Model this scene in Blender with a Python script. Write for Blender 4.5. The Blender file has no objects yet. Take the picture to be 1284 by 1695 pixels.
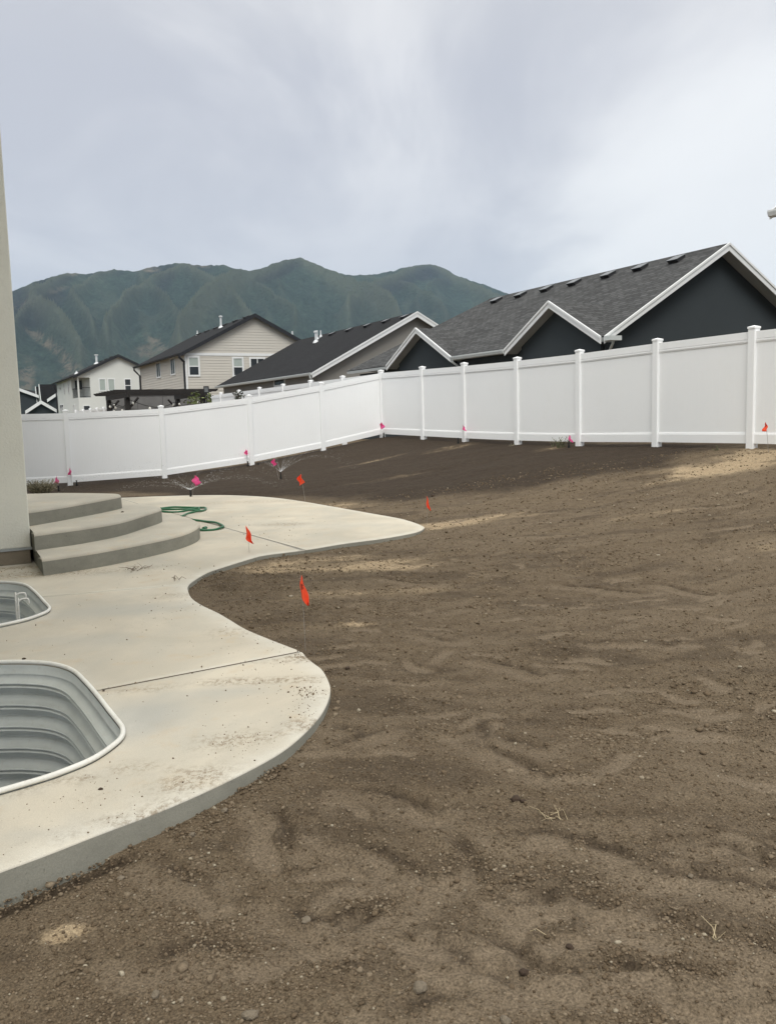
import bpy, bmesh, math, random
import numpy as np
from mathutils import Vector, Matrix, geometry

random.seed(7)
rng = np.random.default_rng(11)
SC = bpy.context.scene
COL = SC.collection

# ------------------------------------------------------------------ camera
F = 1420.0                       # focal length in photograph pixels
PITCH = math.radians(6.47)
ROLL = math.radians(-1.5)
CAM = np.array([0.0, 0.0, 1.5])
RM = np.array((Matrix.Rotation(math.pi / 2 - PITCH, 3, 'X') @ Matrix.Rotation(ROLL, 3, 'Z')))
cd = bpy.data.cameras.new('camera')
cd.sensor_fit = 'VERTICAL'
cd.sensor_height = 24.0
cd.lens = 24.0 * F / 1695.0
cd.clip_start = 0.05
cd.clip_end = 30000.0
co = bpy.data.objects.new('camera', cd)
COL.objects.link(co)
co.location = CAM
co.rotation_euler = Matrix(RM.tolist()).to_euler()
SC.camera = co

# ------------------------------------------------------------------ sky, sun, exposure
SUN_DIR = Vector((0.03, -0.62, 0.72)).normalized()       # towards the veiled sun, behind the camera
w = bpy.data.worlds.new('World')
SC.world = w
w.use_nodes = True
nt = w.node_tree
nt.nodes.clear()


def wn(t, **k):
    n = nt.nodes.new(t)
    for a, b in k.items():
        setattr(n, a, b)
    return n


def wl(a, b):
    nt.links.new(a, b)


out = wn('ShaderNodeOutputWorld')
sky = wn('ShaderNodeTexSky', sky_type='NISHITA')
sky.sun_disc = False
sky.sun_elevation = math.asin(SUN_DIR.z)
sky.sun_rotation = math.atan2(SUN_DIR.x, SUN_DIR.y)
bg1 = wn('ShaderNodeBackground')
bg1.inputs[1].default_value = 0.05
wl(sky.outputs[0], bg1.inputs[0])
tc = wn('ShaderNodeTexCoord')
sep = wn('ShaderNodeSeparateXYZ')
wl(tc.outputs['Generated'], sep.inputs[0])


def wmath(op, a, b=None, c=None):
    n = wn('ShaderNodeMath', operation=op)
    for i, x in enumerate((a, b, c)):
        if x is None:
            continue
        if isinstance(x, (int, float)):
            n.inputs[i].default_value = x
        else:
            wl(x, n.inputs[i])
    return n.outputs[0]


zc = wmath('MAXIMUM', sep.outputs[2], 0.0)
den = wmath('ADD', zc, 0.16)
cx = wmath('DIVIDE', sep.outputs[0], den)
cy = wmath('DIVIDE', sep.outputs[1], den)
comb = wn('ShaderNodeCombineXYZ')
wl(cx, comb.inputs[0])
wl(cy, comb.inputs[1])
n1 = wn('ShaderNodeTexNoise')
n1.inputs['Scale'].default_value = 1.15
n1.inputs['Detail'].default_value = 5.0
n1.inputs['Roughness'].default_value = 0.55
n1.inputs['Distortion'].default_value = 0.5
mp = wn('ShaderNodeMapping')
mp.inputs['Location'].default_value = (3.1, 1.7, 0.0)
mp.inputs['Scale'].default_value = (1.5, 0.75, 1.0)
wl(comb.outputs[0], mp.inputs[0])
wl(mp.outputs[0], n1.inputs['Vector'])
rmp = wn('ShaderNodeValToRGB')
rmp.color_ramp.interpolation = 'EASE'
e = rmp.color_ramp.elements
e[0].position = 0.33
e[0].color = (0.475, 0.49, 0.545, 1)
e[1].position = 0.70
e[1].color = (0.68, 0.685, 0.71, 1)
wl(n1.outputs[0], rmp.inputs[0])
# thicker, bluish cloud low over the hills, a paler bank to the right; overcast sky is brighter overhead
low = wn('ShaderNodeMapRange', interpolation_type='SMOOTHSTEP')
for i, val in enumerate((0.0, 0.07, 0.33, 0.0, 1.0)):
    low.inputs[i if i == 0 else i].default_value = val
low.inputs[1].default_value = 0.07
low.inputs[2].default_value = 0.36
low.inputs[3].default_value = 1.0
low.inputs[4].default_value = 0.0
wl(zc, low.inputs[0])
dot = wn('ShaderNodeVectorMath', operation='DOT_PRODUCT')
bd = Vector((0.40, 0.90, 0.15)).normalized()
dot.inputs[1].default_value = bd
nrm = wn('ShaderNodeVectorMath', operation='NORMALIZE')
wl(tc.outputs['Generated'], nrm.inputs[0])
wl(nrm.outputs[0], dot.inputs[0])
blob = wn('ShaderNodeMapRange', interpolation_type='SMOOTHERSTEP')
blob.inputs[1].default_value = 0.95
blob.inputs[2].default_value = 1.0
n2 = wn('ShaderNodeTexNoise')
n2.inputs['Scale'].default_value = 2.2
n2.inputs['Detail'].default_value = 6.0
wl(mp.outputs[0], n2.inputs['Vector'])
dd = wmath('MULTIPLY_ADD', n2.outputs[0], 0.05, dot.outputs['Value'])
dd = wmath('SUBTRACT', dd, 0.026)
wl(dd, blob.inputs[0])
m1 = wn('ShaderNodeMix', data_type='RGBA')
m1.inputs[7].default_value = (0.455, 0.482, 0.548, 1)
lf = wmath('MULTIPLY', low.outputs[0], 0.75)
wl(lf, m1.inputs[0])
wl(rmp.outputs[0], m1.inputs[6])
m2 = wn('ShaderNodeMix', data_type='RGBA')
m2.inputs[7].default_value = (0.80, 0.81, 0.82, 1)
bf = wmath('MULTIPLY', blob.outputs[0], 0.85)
wl(bf, m2.inputs[0])
wl(m1.outputs[2], m2.inputs[6])
grad = wn('ShaderNodeMapRange')
grad.inputs[1].default_value = 0.42
grad.inputs[2].default_value = 1.0
grad.inputs[3].default_value = 1.0
grad.inputs[4].default_value = 2.9
wl(zc, grad.inputs[0])
over = wn('ShaderNodeMapRange')
over.inputs[1].default_value = 0.35
over.inputs[2].default_value = 0.85
wl(zc, over.inputs[0])
m3 = wn('ShaderNodeMix', data_type='RGBA')
m3.inputs[7].default_value = (0.66, 0.65, 0.62, 1)
wl(over.outputs[0], m3.inputs[0])
wl(m2.outputs[2], m3.inputs[6])
bg2 = wn('ShaderNodeBackground')
wl(m3.outputs[2], bg2.inputs[0])
wl(grad.outputs[0], bg2.inputs[1])
mixs = wn('ShaderNodeMixShader')
mixs.inputs[0].default_value = 0.93
wl(bg1.outputs[0], mixs.inputs[1])
wl(bg2.outputs[0], mixs.inputs[2])
wl(mixs.outputs[0], out.inputs[0])

sl = bpy.data.lights.new('sun', 'SUN')
sl.energy = 1.5
sl.angle = math.radians(28)
sl.color = (1.0, 0.965, 0.90)
so = bpy.data.objects.new('sun', sl)
so.rotation_euler = SUN_DIR.to_track_quat('Z', 'Y').to_euler()
so.location = (10, -10, 30)
COL.objects.link(so)
SC.view_settings.view_transform = 'Standard'
SC.view_settings.look = 'None'
SC.view_settings.gamma = 1.0
SC.view_settings.use_curve_mapping = False
SC.view_settings.exposure = 0.38


# ------------------------------------------------------------------ photograph measurements -> places
def ray(px, py):
    return RM @ np.array([(px - 642) / F, -(py - 847.5) / F, -1.0])


def atz(px, py, z=0.0):
    d = ray(px, py)
    return CAM + d * ((z - CAM[2]) / d[2])


def aty(px, py, Y):
    d = ray(px, py)
    return CAM + d * (Y / d[1])


TH = math.radians(27.3)                       # the street grid: houses and fences share it
V2 = np.array([math.cos(TH), math.sin(TH)])
U2 = np.array([-math.sin(TH), math.cos(TH)])


# ------------------------------------------------------------------ mesh helpers
class MB:
    def __init__(s):
        s.v = []
        s.f = []
        s.m = []

    def add(s, vs, fs, mi=0):
        b = len(s.v)
        s.v += [tuple(float(c) for c in p) for p in vs]
        for f in fs:
            s.f.append(tuple(i + b for i in f))
            s.m.append(mi)
        return s

    def box(s, x0, y0, z0, x1, y1, z1, mi=0):
        return s.add([(x0, y0, z0), (x1, y0, z0), (x1, y1, z0), (x0, y1, z0), (x0, y0, z1), (x1, y0, z1), (x1, y1, z1), (x0, y1, z1)],
                     [(0, 3, 2, 1), (4, 5, 6, 7), (0, 1, 5, 4), (1, 2, 6, 5), (2, 3, 7, 6), (3, 0, 4, 7)], mi)

    def prism(s, poly, axis, a, b, mi=0):
        """poly in the two other axes (in x,y,z order), extruded along axis from a to b"""
        def mk(p, t):
            l = list(p)
            l.insert(axis, t)
            return tuple(l)
        n = len(poly)
        vs = [mk(p, a) for p in poly] + [mk(p, b) for p in poly]
        fs = [tuple(range(n)), tuple(range(2 * n - 1, n - 1, -1))]
        fs += [(i, i + n, (i + 1) % n + n, (i + 1) % n) for i in range(n)]
        return s.add(vs, fs, mi)

    def slab(s, quad, t, mi=0):
        """quad/tri of 3-D points thickened straight down by t"""
        n = len(quad)
        vs = [tuple(p) for p in quad] + [(p[0], p[1], p[2] - t) for p in quad]
        fs = [tuple(range(n)), tuple(range(2 * n - 1, n - 1, -1))]
        fs += [(i, i + n, (i + 1) % n + n, (i + 1) % n) for i in range(n)]
        return s.add(vs, fs, mi)

    def tube(s, pts, r, n=8, mi=0, closed=False, caps=True):
        pts = [Vector(p) for p in pts]
        N = len(pts)
        rr = r if hasattr(r, '__len__') else [r] * N
        vs = []
        ref = Vector((0, 0, 1))
        for i, p in enumerate(pts):
            if closed:
                t = pts[(i + 1) % N] - pts[i - 1]
            else:
                t = pts[min(i + 1, N - 1)] - pts[max(i - 1, 0)]
            t.normalize()
            a = ref if abs(t.dot(ref)) < 0.95 else Vector((1, 0, 0))
            x = t.cross(a).normalized()
            y = t.cross(x).normalized()
            for k in range(n):
                an = 2 * math.pi * k / n
                vs.append(p + (x * math.cos(an) + y * math.sin(an)) * rr[i])
        fs = []
        for i in range(N if closed else N - 1):
            j = (i + 1) % N
            for k in range(n):
                fs.append((i * n + k, i * n + (k + 1) % n, j * n + (k + 1) % n, j * n + k))
        if caps and not closed:
            fs.append(tuple(range(n - 1, -1, -1)))
            fs.append(tuple(range((N - 1) * n, N * n)))
        return s.add(vs, fs, mi)

    def build(s, name, mats, parent=None, bevel=0.0, smooth=False, org=None, fix=True):
        me = bpy.data.meshes.new(name)
        vs = s.v
        if org is not None:
            vs = [(a - org[0], b - org[1], c - org[2]) for a, b, c in vs]
        me.from_pydata(vs, [], s.f)
        if not isinstance(mats, (list, tuple)):
            mats = [mats]
        for m in mats:
            me.materials.append(m)
        if len(mats) > 1:
            me.polygons.foreach_set('material_index', s.m)
        if fix:
            bm = bmesh.new()
            bm.from_mesh(me)
            bmesh.ops.recalc_face_normals(bm, faces=bm.faces)
            bm.to_mesh(me)
            bm.free()
        if smooth:
            me.polygons.foreach_set('use_smooth', [True] * len(me.polygons))
        me.update()
        o = bpy.data.objects.new(name, me)
        COL.objects.link(o)
        if parent is not None:
            o.parent = parent
        if bevel > 0:
            md = o.modifiers.new('bevel', 'BEVEL')
            md.width = bevel
            md.segments = 2
            md.limit_method = 'ANGLE'
            md.angle_limit = math.radians(35)
        return o


def empty(name, loc=(0, 0, 0), rz=0.0):
    o = bpy.data.objects.new(name, None)
    o.empty_display_size = 0.2
    COL.objects.link(o)
    o.location = loc
    o.rotation_euler = (0, 0, rz)
    return o


def tag(o, label=None, cat=None, group=None, kind=None):
    for k, x in (('label', label), ('category', cat), ('group', group), ('kind', kind)):
        if x:
            o[k] = x
    return o


def copy_tree(o, parent=None):
    c = o.copy()
    COL.objects.link(c)
    c.parent = parent
    for ch in list(o.children):
        copy_tree(ch, c)
    return c


def smooth_curve(pts, n=6, closed=False):
    P = [np.array(p, float) for p in pts]
    N = len(P)
    res = []
    for i in range(N if closed else N - 1):
        if closed:
            a, b, c, d = P[i - 1], P[i], P[(i + 1) % N], P[(i + 2) % N]
        else:
            a, b, c, d = P[max(i - 1, 0)], P[i], P[i + 1], P[min(i + 2, N - 1)]
        for k in range(n):
            t = k / n
            res.append(0.5 * ((2 * b) + (c - a) * t + (2 * a - 5 * b + 4 * c - d) * t * t + (3 * b - a - 3 * c + d) * t ** 3))
    if not closed:
        res.append(P[-1])
    return res


# ------------------------------------------------------------------ numpy noise
def _hash(ix, iy, seed):
    h = (ix.astype(np.int64) * 374761393 + iy.astype(np.int64) * 668265263 + seed * 1442695041) & 0xffffffff
    h = ((h ^ (h >> 13)) * 1274126177) & 0xffffffff
    h = h ^ (h >> 16)
    return (h & 0xffff) / 65535.0


def vnoise(x, y, seed=0):
    x0 = np.floor(x)
    y0 = np.floor(y)
    fx = x - x0
    fy = y - y0
    fx = fx * fx * fx * (fx * (fx * 6 - 15) + 10)
    fy = fy * fy * fy * (fy * (fy * 6 - 15) + 10)
    a = _hash(x0, y0, seed)
    b = _hash(x0 + 1, y0, seed)
    c = _hash(x0, y0 + 1, seed)
    d = _hash(x0 + 1, y0 + 1, seed)
    return (a * (1 - fx) + b * fx) * (1 - fy) + (c * (1 - fx) + d * fx) * fy


def fbm(x, y, oct=4, seed=0, gain=0.5):
    s = 0
    a = 1.0
    t = 0
    for i in range(oct):
        c, sn = math.cos(0.6 * i + 0.3), math.sin(0.6 * i + 0.3)
        s = s + a * vnoise((x * c - y * sn) * 2 ** i, (x * sn + y * c) * 2 ** i, seed + i * 17)
        t += a
        a *= gain
    return s / t


def sstep(x, a, b):
    t = np.clip((x - a) / (b - a), 0, 1)
    return t * t * (3 - 2 * t)


# ------------------------------------------------------------------ material helpers
class Mat:
    def __init__(s, name, rough=0.8, spec=0.3, metal=0.0):
        s.m = bpy.data.materials.new(name)
        s.m.use_nodes = True
        s.t = s.m.node_tree
        s.b = s.t.nodes['Principled BSDF']
        s.b.inputs['Roughness'].default_value = rough
        s.b.inputs['Specular IOR Level'].default_value = spec
        s.b.inputs['Metallic'].default_value = metal
        s.co = s.n('ShaderNodeTexCoord')
        s.pos = s.co.outputs['Object']

    def n(s, t, **k):
        x = s.t.nodes.new(t)
        for a, b in k.items():
            setattr(x, a, b)
        return x

    def l(s, a, b):
        s.t.links.new(a, b)

    def noise(s, scale, detail=4, rough=0.55, sc=None, vec=None, dist=0.0):
        x = s.n('ShaderNodeTexNoise')
        x.inputs['Scale'].default_value = scale
        x.inputs['Detail'].default_value = detail
        x.inputs['Roughness'].default_value = rough
        x.inputs['Distortion'].default_value = dist
        v = vec or s.pos
        if sc:
            mpn = s.n('ShaderNodeMapping')
            mpn.inputs['Scale'].default_value = sc
            s.l(v, mpn.inputs[0])
            v = mpn.outputs[0]
        s.l(v, x.inputs['Vector'])
        return x.outputs[0]

    def ramp(s, f, stops):
        r = s.n('ShaderNodeValToRGB')
        el = r.color_ramp.elements
        while len(el) < len(stops):
            el.new(0.5)
        for i, (p, c) in enumerate(stops):
            el[i].position = p
            el[i].color = (c[0], c[1], c[2], 1) if hasattr(c, '__len__') else (c, c, c, 1)
        s.l(f, r.inputs[0])
        return r.outputs[0]

    def mix(s, f, a, b, mode='MIX'):
        x = s.n('ShaderNodeMix', data_type='RGBA', blend_type=mode)
        for sock, val in ((x.inputs[0], f), (x.inputs[6], a), (x.inputs[7], b)):
            if isinstance(val, (int, float)):
                sock.default_value = val
            elif isinstance(val, tuple):
                sock.default_value = (val[0], val[1], val[2], 1)
            else:
                s.l(val, sock)
        return x.outputs[2]

    def math(s, op, a, b=0.0):
        x = s.n('ShaderNodeMath', operation=op)
        for i, val in enumerate((a, b)):
            if isinstance(val, (int, float)):
                x.inputs[i].default_value = val
            else:
                s.l(val, x.inputs[i])
        return x.outputs[0]

    def color(s, c):
        if isinstance(c, tuple):
            s.b.inputs['Base Color'].default_value = (c[0], c[1], c[2], 1)
        else:
            s.l(c, s.b.inputs['Base Color'])
        return s

    def bump(s, h, strength=0.3, dist=0.01):
        x = s.n('ShaderNodeBump')
        x.inputs['Strength'].default_value = strength
        x.inputs['Distance'].default_value = dist
        s.l(h, x.inputs['Height'])
        s.l(x.outputs[0], s.b.inputs['Normal'])
        return s


def simple(name, c, rough=0.7, var=0.12, scale=3.0, bump=0.0, bscale=60, spec=0.3, metal=0.0, dirt=None):
    m = Mat(name, rough, spec, metal)
    f = m.noise(scale, 4)
    lo = tuple(x * (1 - var) for x in c)
    hi = tuple(min(1, x * (1 + var)) for x in c)
    col = m.ramp(f, [(0.3, lo), (0.7, hi)])
    if dirt:
        g = m.ramp(m.noise(scale * 4, 6, 0.7), [(0.52, 0.0), (0.75, 1.0)])
        col = m.mix(m.math('MULTIPLY', g, dirt[1]), col, dirt[0])
    m.color(col)
    if bump:
        m.bump(m.noise(bscale, 4, 0.6), bump, 0.01)
    return m.m


# materials ---------------------------------------------------------
def make_dirt():
    m = Mat('bare_soil', 0.95, 0.15)
    geo = m.n('ShaderNodeNewGeometry')
    P = geo.outputs['Position']
    big = m.noise(0.9, 5, 0.6, vec=P)
    mid = m.noise(9, 5, 0.65, vec=P)
    fine = m.noise(120, 3, 0.6, vec=P)
    col = m.ramp(big, [(0.3, (0.100, 0.073, 0.046)), (0.7, (0.130, 0.098, 0.063))])
    col = m.mix(m.ramp(mid, [(0.35, 0.0), (0.75, 1.0)]), col, (0.152, 0.118, 0.079))
    col = m.mix(m.math('MULTIPLY', m.ramp(mid, [(0.25, 1.0), (0.45, 0.0)]), 0.35), col, (0.080, 0.059, 0.039))
    a = m.n('ShaderNodeVertexColor', layer_name='soil')
    sp = m.n('ShaderNodeSeparateColor')
    m.l(a.outputs[0], sp.inputs[0])
    tan = m.ramp(m.noise(22, 5, 0.7, vec=P), [(0.35, (0.28, 0.21, 0.13)), (0.7, (0.40, 0.315, 0.205))])
    col = m.mix(sp.outputs[0], col, tan)
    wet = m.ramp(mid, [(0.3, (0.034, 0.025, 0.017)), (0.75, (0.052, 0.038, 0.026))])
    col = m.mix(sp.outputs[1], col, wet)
    # smooth trodden patches are a touch paler: drier, finer dust
    col = m.mix(sp.outputs[2], col, (0.178, 0.139, 0.096))
    grain = m.ramp(fine, [(0.28, 0.5), (0.5, 1.0), (0.72, 1.55)])
    col = m.mix(1.0, col, grain, 'MULTIPLY')
    vo = m.n('ShaderNodeTexVoronoi')
    vo.inputs['Scale'].default_value = 55
    m.l(P, vo.inputs['Vector'])
    sepc = m.n('ShaderNodeSeparateColor')
    m.l(vo.outputs['Color'], sepc.inputs[0])
    pale = m.math('MULTIPLY', m.ramp(sepc.outputs[0], [(0.965, 0.0), (0.975, 1.0)]), m.ramp(vo.outputs['Distance'], [(0.15, 1.0), (0.3, 0.0)]))
    col = m.mix(m.math('MULTIPLY', pale, 0.55), col, (0.34, 0.29, 0.22))
    m.color(col)
    h = m.math('ADD', m.math('MULTIPLY', m.noise(60, 4, 0.7, vec=P), 1.0), m.math('MULTIPLY', fine, 0.35))
    vo2 = m.n('ShaderNodeTexVoronoi')
    vo2.inputs['Scale'].default_value = 42
    m.l(P, vo2.inputs['Vector'])
    lumps = m.math('MULTIPLY', m.ramp(vo2.outputs['Distance'], [(0.0, 1.0), (0.45, 0.0)]), m.ramp(m.noise(5, 3, vec=P), [(0.42, 0.0), (0.6, 1.0)]))
    h = m.math('ADD', h, m.math('MULTIPLY', lumps, 0.7))
    m.bump(h, 0.9, 0.011)
    return m.m


def make_concrete(name, base, side=False):
    m = Mat(name, 0.9, 0.2)
    geo = m.n('ShaderNodeNewGeometry')
    P = geo.outputs['Position']
    big = m.noise(0.8, 5, 0.55, vec=P, dist=0.6)
    lo = tuple(x * 0.84 for x in base)
    hi = tuple(min(1, x * 1.10) for x in base)
    col = m.ramp(big, [(0.32, lo), (0.68, hi)])
    if not side:
        # grey bare cement showing through a film of tan dust
        f = m.ramp(m.noise(1.7, 6, 0.6, vec=P, sc=(1, 0.55, 1)), [(0.42, 0.0), (0.66, 1.0)])
        col = m.mix(m.math('MULTIPLY', f, 0.55), col, (0.40, 0.385, 0.33))
        f = m.ramp(m.noise(3.3, 6, 0.68, vec=P), [(0.56, 0.0), (0.74, 1.0)])
        col = m.mix(m.math('MULTIPLY', f, 0.55), col, (0.50, 0.385, 0.245))
        f = m.ramp(m.noise(9, 6, 0.75, vec=P), [(0.64, 0.0), (0.74, 1.0)])
        col = m.mix(m.math('MULTIPLY', f, 0.50), col, (0.27, 0.20, 0.13))
        at = m.n('ShaderNodeVertexColor', layer_name='wear')
        sw = m.n('ShaderNodeSeparateColor')
        m.l(at.outputs[0], sw.inputs[0])
        nn = m.ramp(m.noise(30, 7, 0.85, vec=P, sc=(1, .7, 1)), [(0.47, 0.0), (0.57, 1.0)])
        col = m.mix(m.math('MULTIPLY', sw.outputs[2], .8), col, (0.37, 0.37, 0.34))
        col = m.mix(m.math('MULTIPLY', sw.outputs[0], m.ramp(m.noise(7, 5, .7, vec=P), [(.3, .25), (.7, 1.0)])), col, (0.60, 0.58, 0.51))
        col = m.mix(m.math('MINIMUM', m.math('MULTIPLY', m.math('MULTIPLY', sw.outputs[1], nn), 1.6), 1.0), col, (0.20, 0.15, 0.095))
        vo = m.n('ShaderNodeTexVoronoi')
        vo.inputs['Scale'].default_value = 26
        m.l(P, vo.inputs['Vector'])
        sepc = m.n('ShaderNodeSeparateColor')
        m.l(vo.outputs['Color'], sepc.inputs[0])
        sp = m.math('MULTIPLY', m.ramp(sepc.outputs[0], [(0.93, 0.0), (0.95, 1.0)]), m.ramp(vo.outputs['Distance'], [(0.05, 1.0), (0.17, 0.0)]))
        sp = m.math('MULTIPLY', sp, m.ramp(m.noise(1.4, 3, vec=P), [(0.4, 0.0), (0.6, 1.0)]))
        col = m.mix(sp, col, (0.14, 0.10, 0.07))
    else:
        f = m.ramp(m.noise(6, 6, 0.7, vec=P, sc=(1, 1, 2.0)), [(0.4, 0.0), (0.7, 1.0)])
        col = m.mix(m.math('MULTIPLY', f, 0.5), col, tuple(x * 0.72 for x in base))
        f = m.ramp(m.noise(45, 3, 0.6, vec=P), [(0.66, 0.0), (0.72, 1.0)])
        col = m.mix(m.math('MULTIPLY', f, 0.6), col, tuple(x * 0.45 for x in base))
    g = m.ramp(m.noise(220, 2, 0.5, vec=P), [(0.3, 0.9), (0.7, 1.08)])
    col = m.mix(1.0, col, g, 'MULTIPLY')
    m.color(col)
    h = m.math('ADD', m.noise(90, 4, 0.7, vec=P), m.math('MULTIPLY', m.noise(14, 4, 0.6, vec=P), 1.0))
    m.bump(h, 0.35 if side else 0.16, 0.006)
    return m.m


def make_shingle(name, c, tint=0.5, cw=0.30, ch=0.14, rotated=False, rows='y'):
    """asphalt shingle courses; coordinates = object space, courses run along the ridge"""
    m = Mat(name, 0.95, 0.15)
    uv = m.n('ShaderNodeUVMap')
    uv.uv_map = 'UVMap'
    br = m.n('ShaderNodeTexBrick')
    br.offset = 0.37
    br.inputs['Scale'].default_value = 1.0
    br.inputs['Brick Width'].default_value = cw
    br.inputs['Row Height'].default_value = ch
    br.inputs['Mortar Size'].default_value = 0.012
    br.inputs['Bias'].default_value = 0.0
    br.inputs['Color1'].default_value = tuple(x * (1 - tint) for x in c) + (1,)
    br.inputs['Color2'].default_value = tuple(x * (1 + tint) for x in c) + (1,)
    br.inputs['Mortar'].default_value = tuple(x * (1 - tint) * 0.55 for x in c) + (1,)
    m.l(uv.outputs[0], br.inputs['Vector'])
    f = m.ramp(m.noise(5.0, 5, 0.7, vec=uv.outputs[0]), [(0.3, 0.86), (0.7, 1.14)])
    g = m.ramp(m.noise(0.5, 3, 0.6, vec=uv.outputs[0]), [(0.3, 0.9), (0.7, 1.1)])
    col = m.mix(1.0, br.outputs['Color'], f, 'MULTIPLY')
    col = m.mix(1.0, col, g, 'MULTIPLY')
    m.color(col)
    m.bump(br.outputs['Fac'], -0.5, 0.01)
    return m.m


M = {}
M['dirt'] = make_dirt()
M['conc'] = make_concrete('dusty_concrete', (0.53, 0.482, 0.388))
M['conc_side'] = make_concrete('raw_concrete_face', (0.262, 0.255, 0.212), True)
M['joint_dirt'] = simple('joint_dirt', (0.085, 0.065, 0.045), .95, .2, 30, bump=.6)
M['stepconc'] = make_concrete('step_concrete', (0.52, 0.48, 0.395))
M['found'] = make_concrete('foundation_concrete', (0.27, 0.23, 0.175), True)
M['vinyl'] = simple('white_vinyl', (0.86, 0.875, 0.88), 0.45, 0.015, 0.8, spec=0.4, dirt=((0.62, 0.60, 0.55), 0.08))
M['stucco'] = simple('pale_stucco', (0.78, 0.77, 0.68), 0.95, 0.05, 1.2, bump=0.5, bscale=45, dirt=((0.45, 0.43, 0.36), 0.25))
M['shingle_grey'] = make_shingle('grey_shingles', (0.070, 0.071, 0.071), 0.28)
M['shingle_black'] = make_shingle('charcoal_shingles', (0.0185, 0.019, 0.0205), 0.14)
M['darkstucco'] = simple('slate_stucco', (0.042, 0.051, 0.056), 0.92, 0.05, 0.6, bump=0.3, bscale=30)
M['beigestucco'] = simple('taupe_stucco', (0.235, 0.225, 0.205), 0.95, 0.05, 0.7, bump=0.4, bscale=25)
M['trim'] = simple('white_trim', (0.72, 0.735, 0.73), 0.5, 0.03, 2.0)
M['soffit'] = simple('grey_soffit', (0.36, 0.38, 0.38), 0.7, 0.04, 2.0)
M['gutter'] = simple('pale_gutter', (0.52, 0.55, 0.54), 0.4, 0.03, 2.0, spec=0.5)
M['blacktrim'] = simple('black_trim', (0.020, 0.022, 0.026), 0.6, 0.1, 2.0)
M['siding'] = simple('greige_siding', (0.54, 0.515, 0.46), 0.8, 0.03, 0.6)
M['whitewall'] = simple('white_stucco', (0.62, 0.635, 0.60), 0.95, 0.03, 0.5, bump=0.2, bscale=20)
M['vent'] = simple('black_plastic', (0.03, 0.03, 0.032), 0.55, 0.1, 3)
M['ventcap'] = simple('vent_cap_metal', (0.13, 0.14, 0.145), 0.4, 0.1, 5, spec=0.6)
M['pipe'] = simple('vent_pipe', (0.62, 0.64, 0.65), 0.4, 0.05, 5, spec=0.5)
M['galv'] = simple('galvanised_steel', (0.56, 0.59, 0.56), 0.42, 0.08, 7, spec=0.5, metal=0.1, bump=0.08, bscale=30, dirt=((0.33, 0.31, 0.26), 0.35))
M['rim'] = simple('white_rim', (0.74, 0.73, 0.67), 0.5, 0.05, 6, dirt=((0.42, 0.34, 0.24), 0.5))
M['gravel'] = simple('grey_gravel', (0.28, 0.27, 0.25), 0.95, 0.3, 40, bump=1.0, bscale=50)
M['glass'] = Mat('window_glass', 0.08, 0.6).color((0.035, 0.042, 0.048)).m
M['blind'] = simple('window_blind', (0.36, 0.41, 0.38), 0.6, 0.03, 3)
M['hose'] = simple('green_hose', (0.012, 0.115, 0.045), 0.45, 0.15, 8, spec=0.5)
M['brass'] = simple('brass', (0.42, 0.30, 0.10), 0.35, 0.1, 20, metal=0.8)
M['blackplastic'] = simple('sprinkler_plastic', (0.018, 0.018, 0.018), 0.5, 0.1, 20)
M['wire'] = simple('flag_wire', (0.30, 0.28, 0.26), 0.45, 0.1, 20, metal=0.4)
M['pergola'] = simple('dark_stained_wood', (0.022, 0.020, 0.019), 0.75, 0.2, 4, bump=0.2)
M['greywall'] = simple('grey_block', (0.15, 0.148, 0.145), 0.95, 0.12, 2.2, bump=0.5, bscale=20)
M['bulb'] = simple('bulb_glass', (0.75, 0.74, 0.68), 0.2, 0.02, 5, spec=0.6)
M['straw'] = simple('dry_straw', (0.46, 0.38, 0.24), 0.8, 0.15, 30)
M['twig'] = simple('dead_twig', (0.20, 0.165, 0.125), 0.9, 0.2, 30)
M['bark'] = simple('grey_bark', (0.16, 0.13, 0.10), 0.9, 0.2, 20, bump=0.5)


def leaf_mat(name, c, var=0.35):
    m = Mat(name, 0.6, 0.3)
    oi = m.n('ShaderNodeNewGeometry')
    f = m.ramp(oi.outputs['Random Per Island'], [(0.0, tuple(x * (1 - var) for x in c)), (1.0, tuple(min(1, x * (1 + var)) for x in c))])
    m.color(f)
    return m.m


M['leaf'] = leaf_mat('yellow_green_leaf', (0.10, 0.125, 0.04))
M['darkleaf'] = leaf_mat('dark_leaf', (0.035, 0.040, 0.025))
M['dryweed'] = leaf_mat('dry_weed', (0.27, 0.245, 0.165))
M['greenweed'] = leaf_mat('green_weed', (0.11, 0.125, 0.06))


def flag_mat(name, c):
    m = Mat(name, 0.55, 0.3)
    m.color(m.ramp(m.noise(40, 3), [(0.3, tuple(x * 0.85 for x in c)), (0.7, c)]))
    tr = m.n('ShaderNodeBsdfTranslucent')
    tr.inputs[0].default_value = c + (1,)
    mx = m.n('ShaderNodeMixShader')
    mx.inputs[0].default_value = 0.45
    m.l(m.b.outputs[0], mx.inputs[1])
    m.l(tr.outputs[0], mx.inputs[2])
    m.l(mx.outputs[0], m.t.nodes['Material Output'].inputs[0])
    return m.m


M['orange'] = flag_mat('orange_flag', (1.0, 0.15, 0.06))
M['pink'] = flag_mat('pink_flag', (1.0, 0.19, 0.50))


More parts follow.
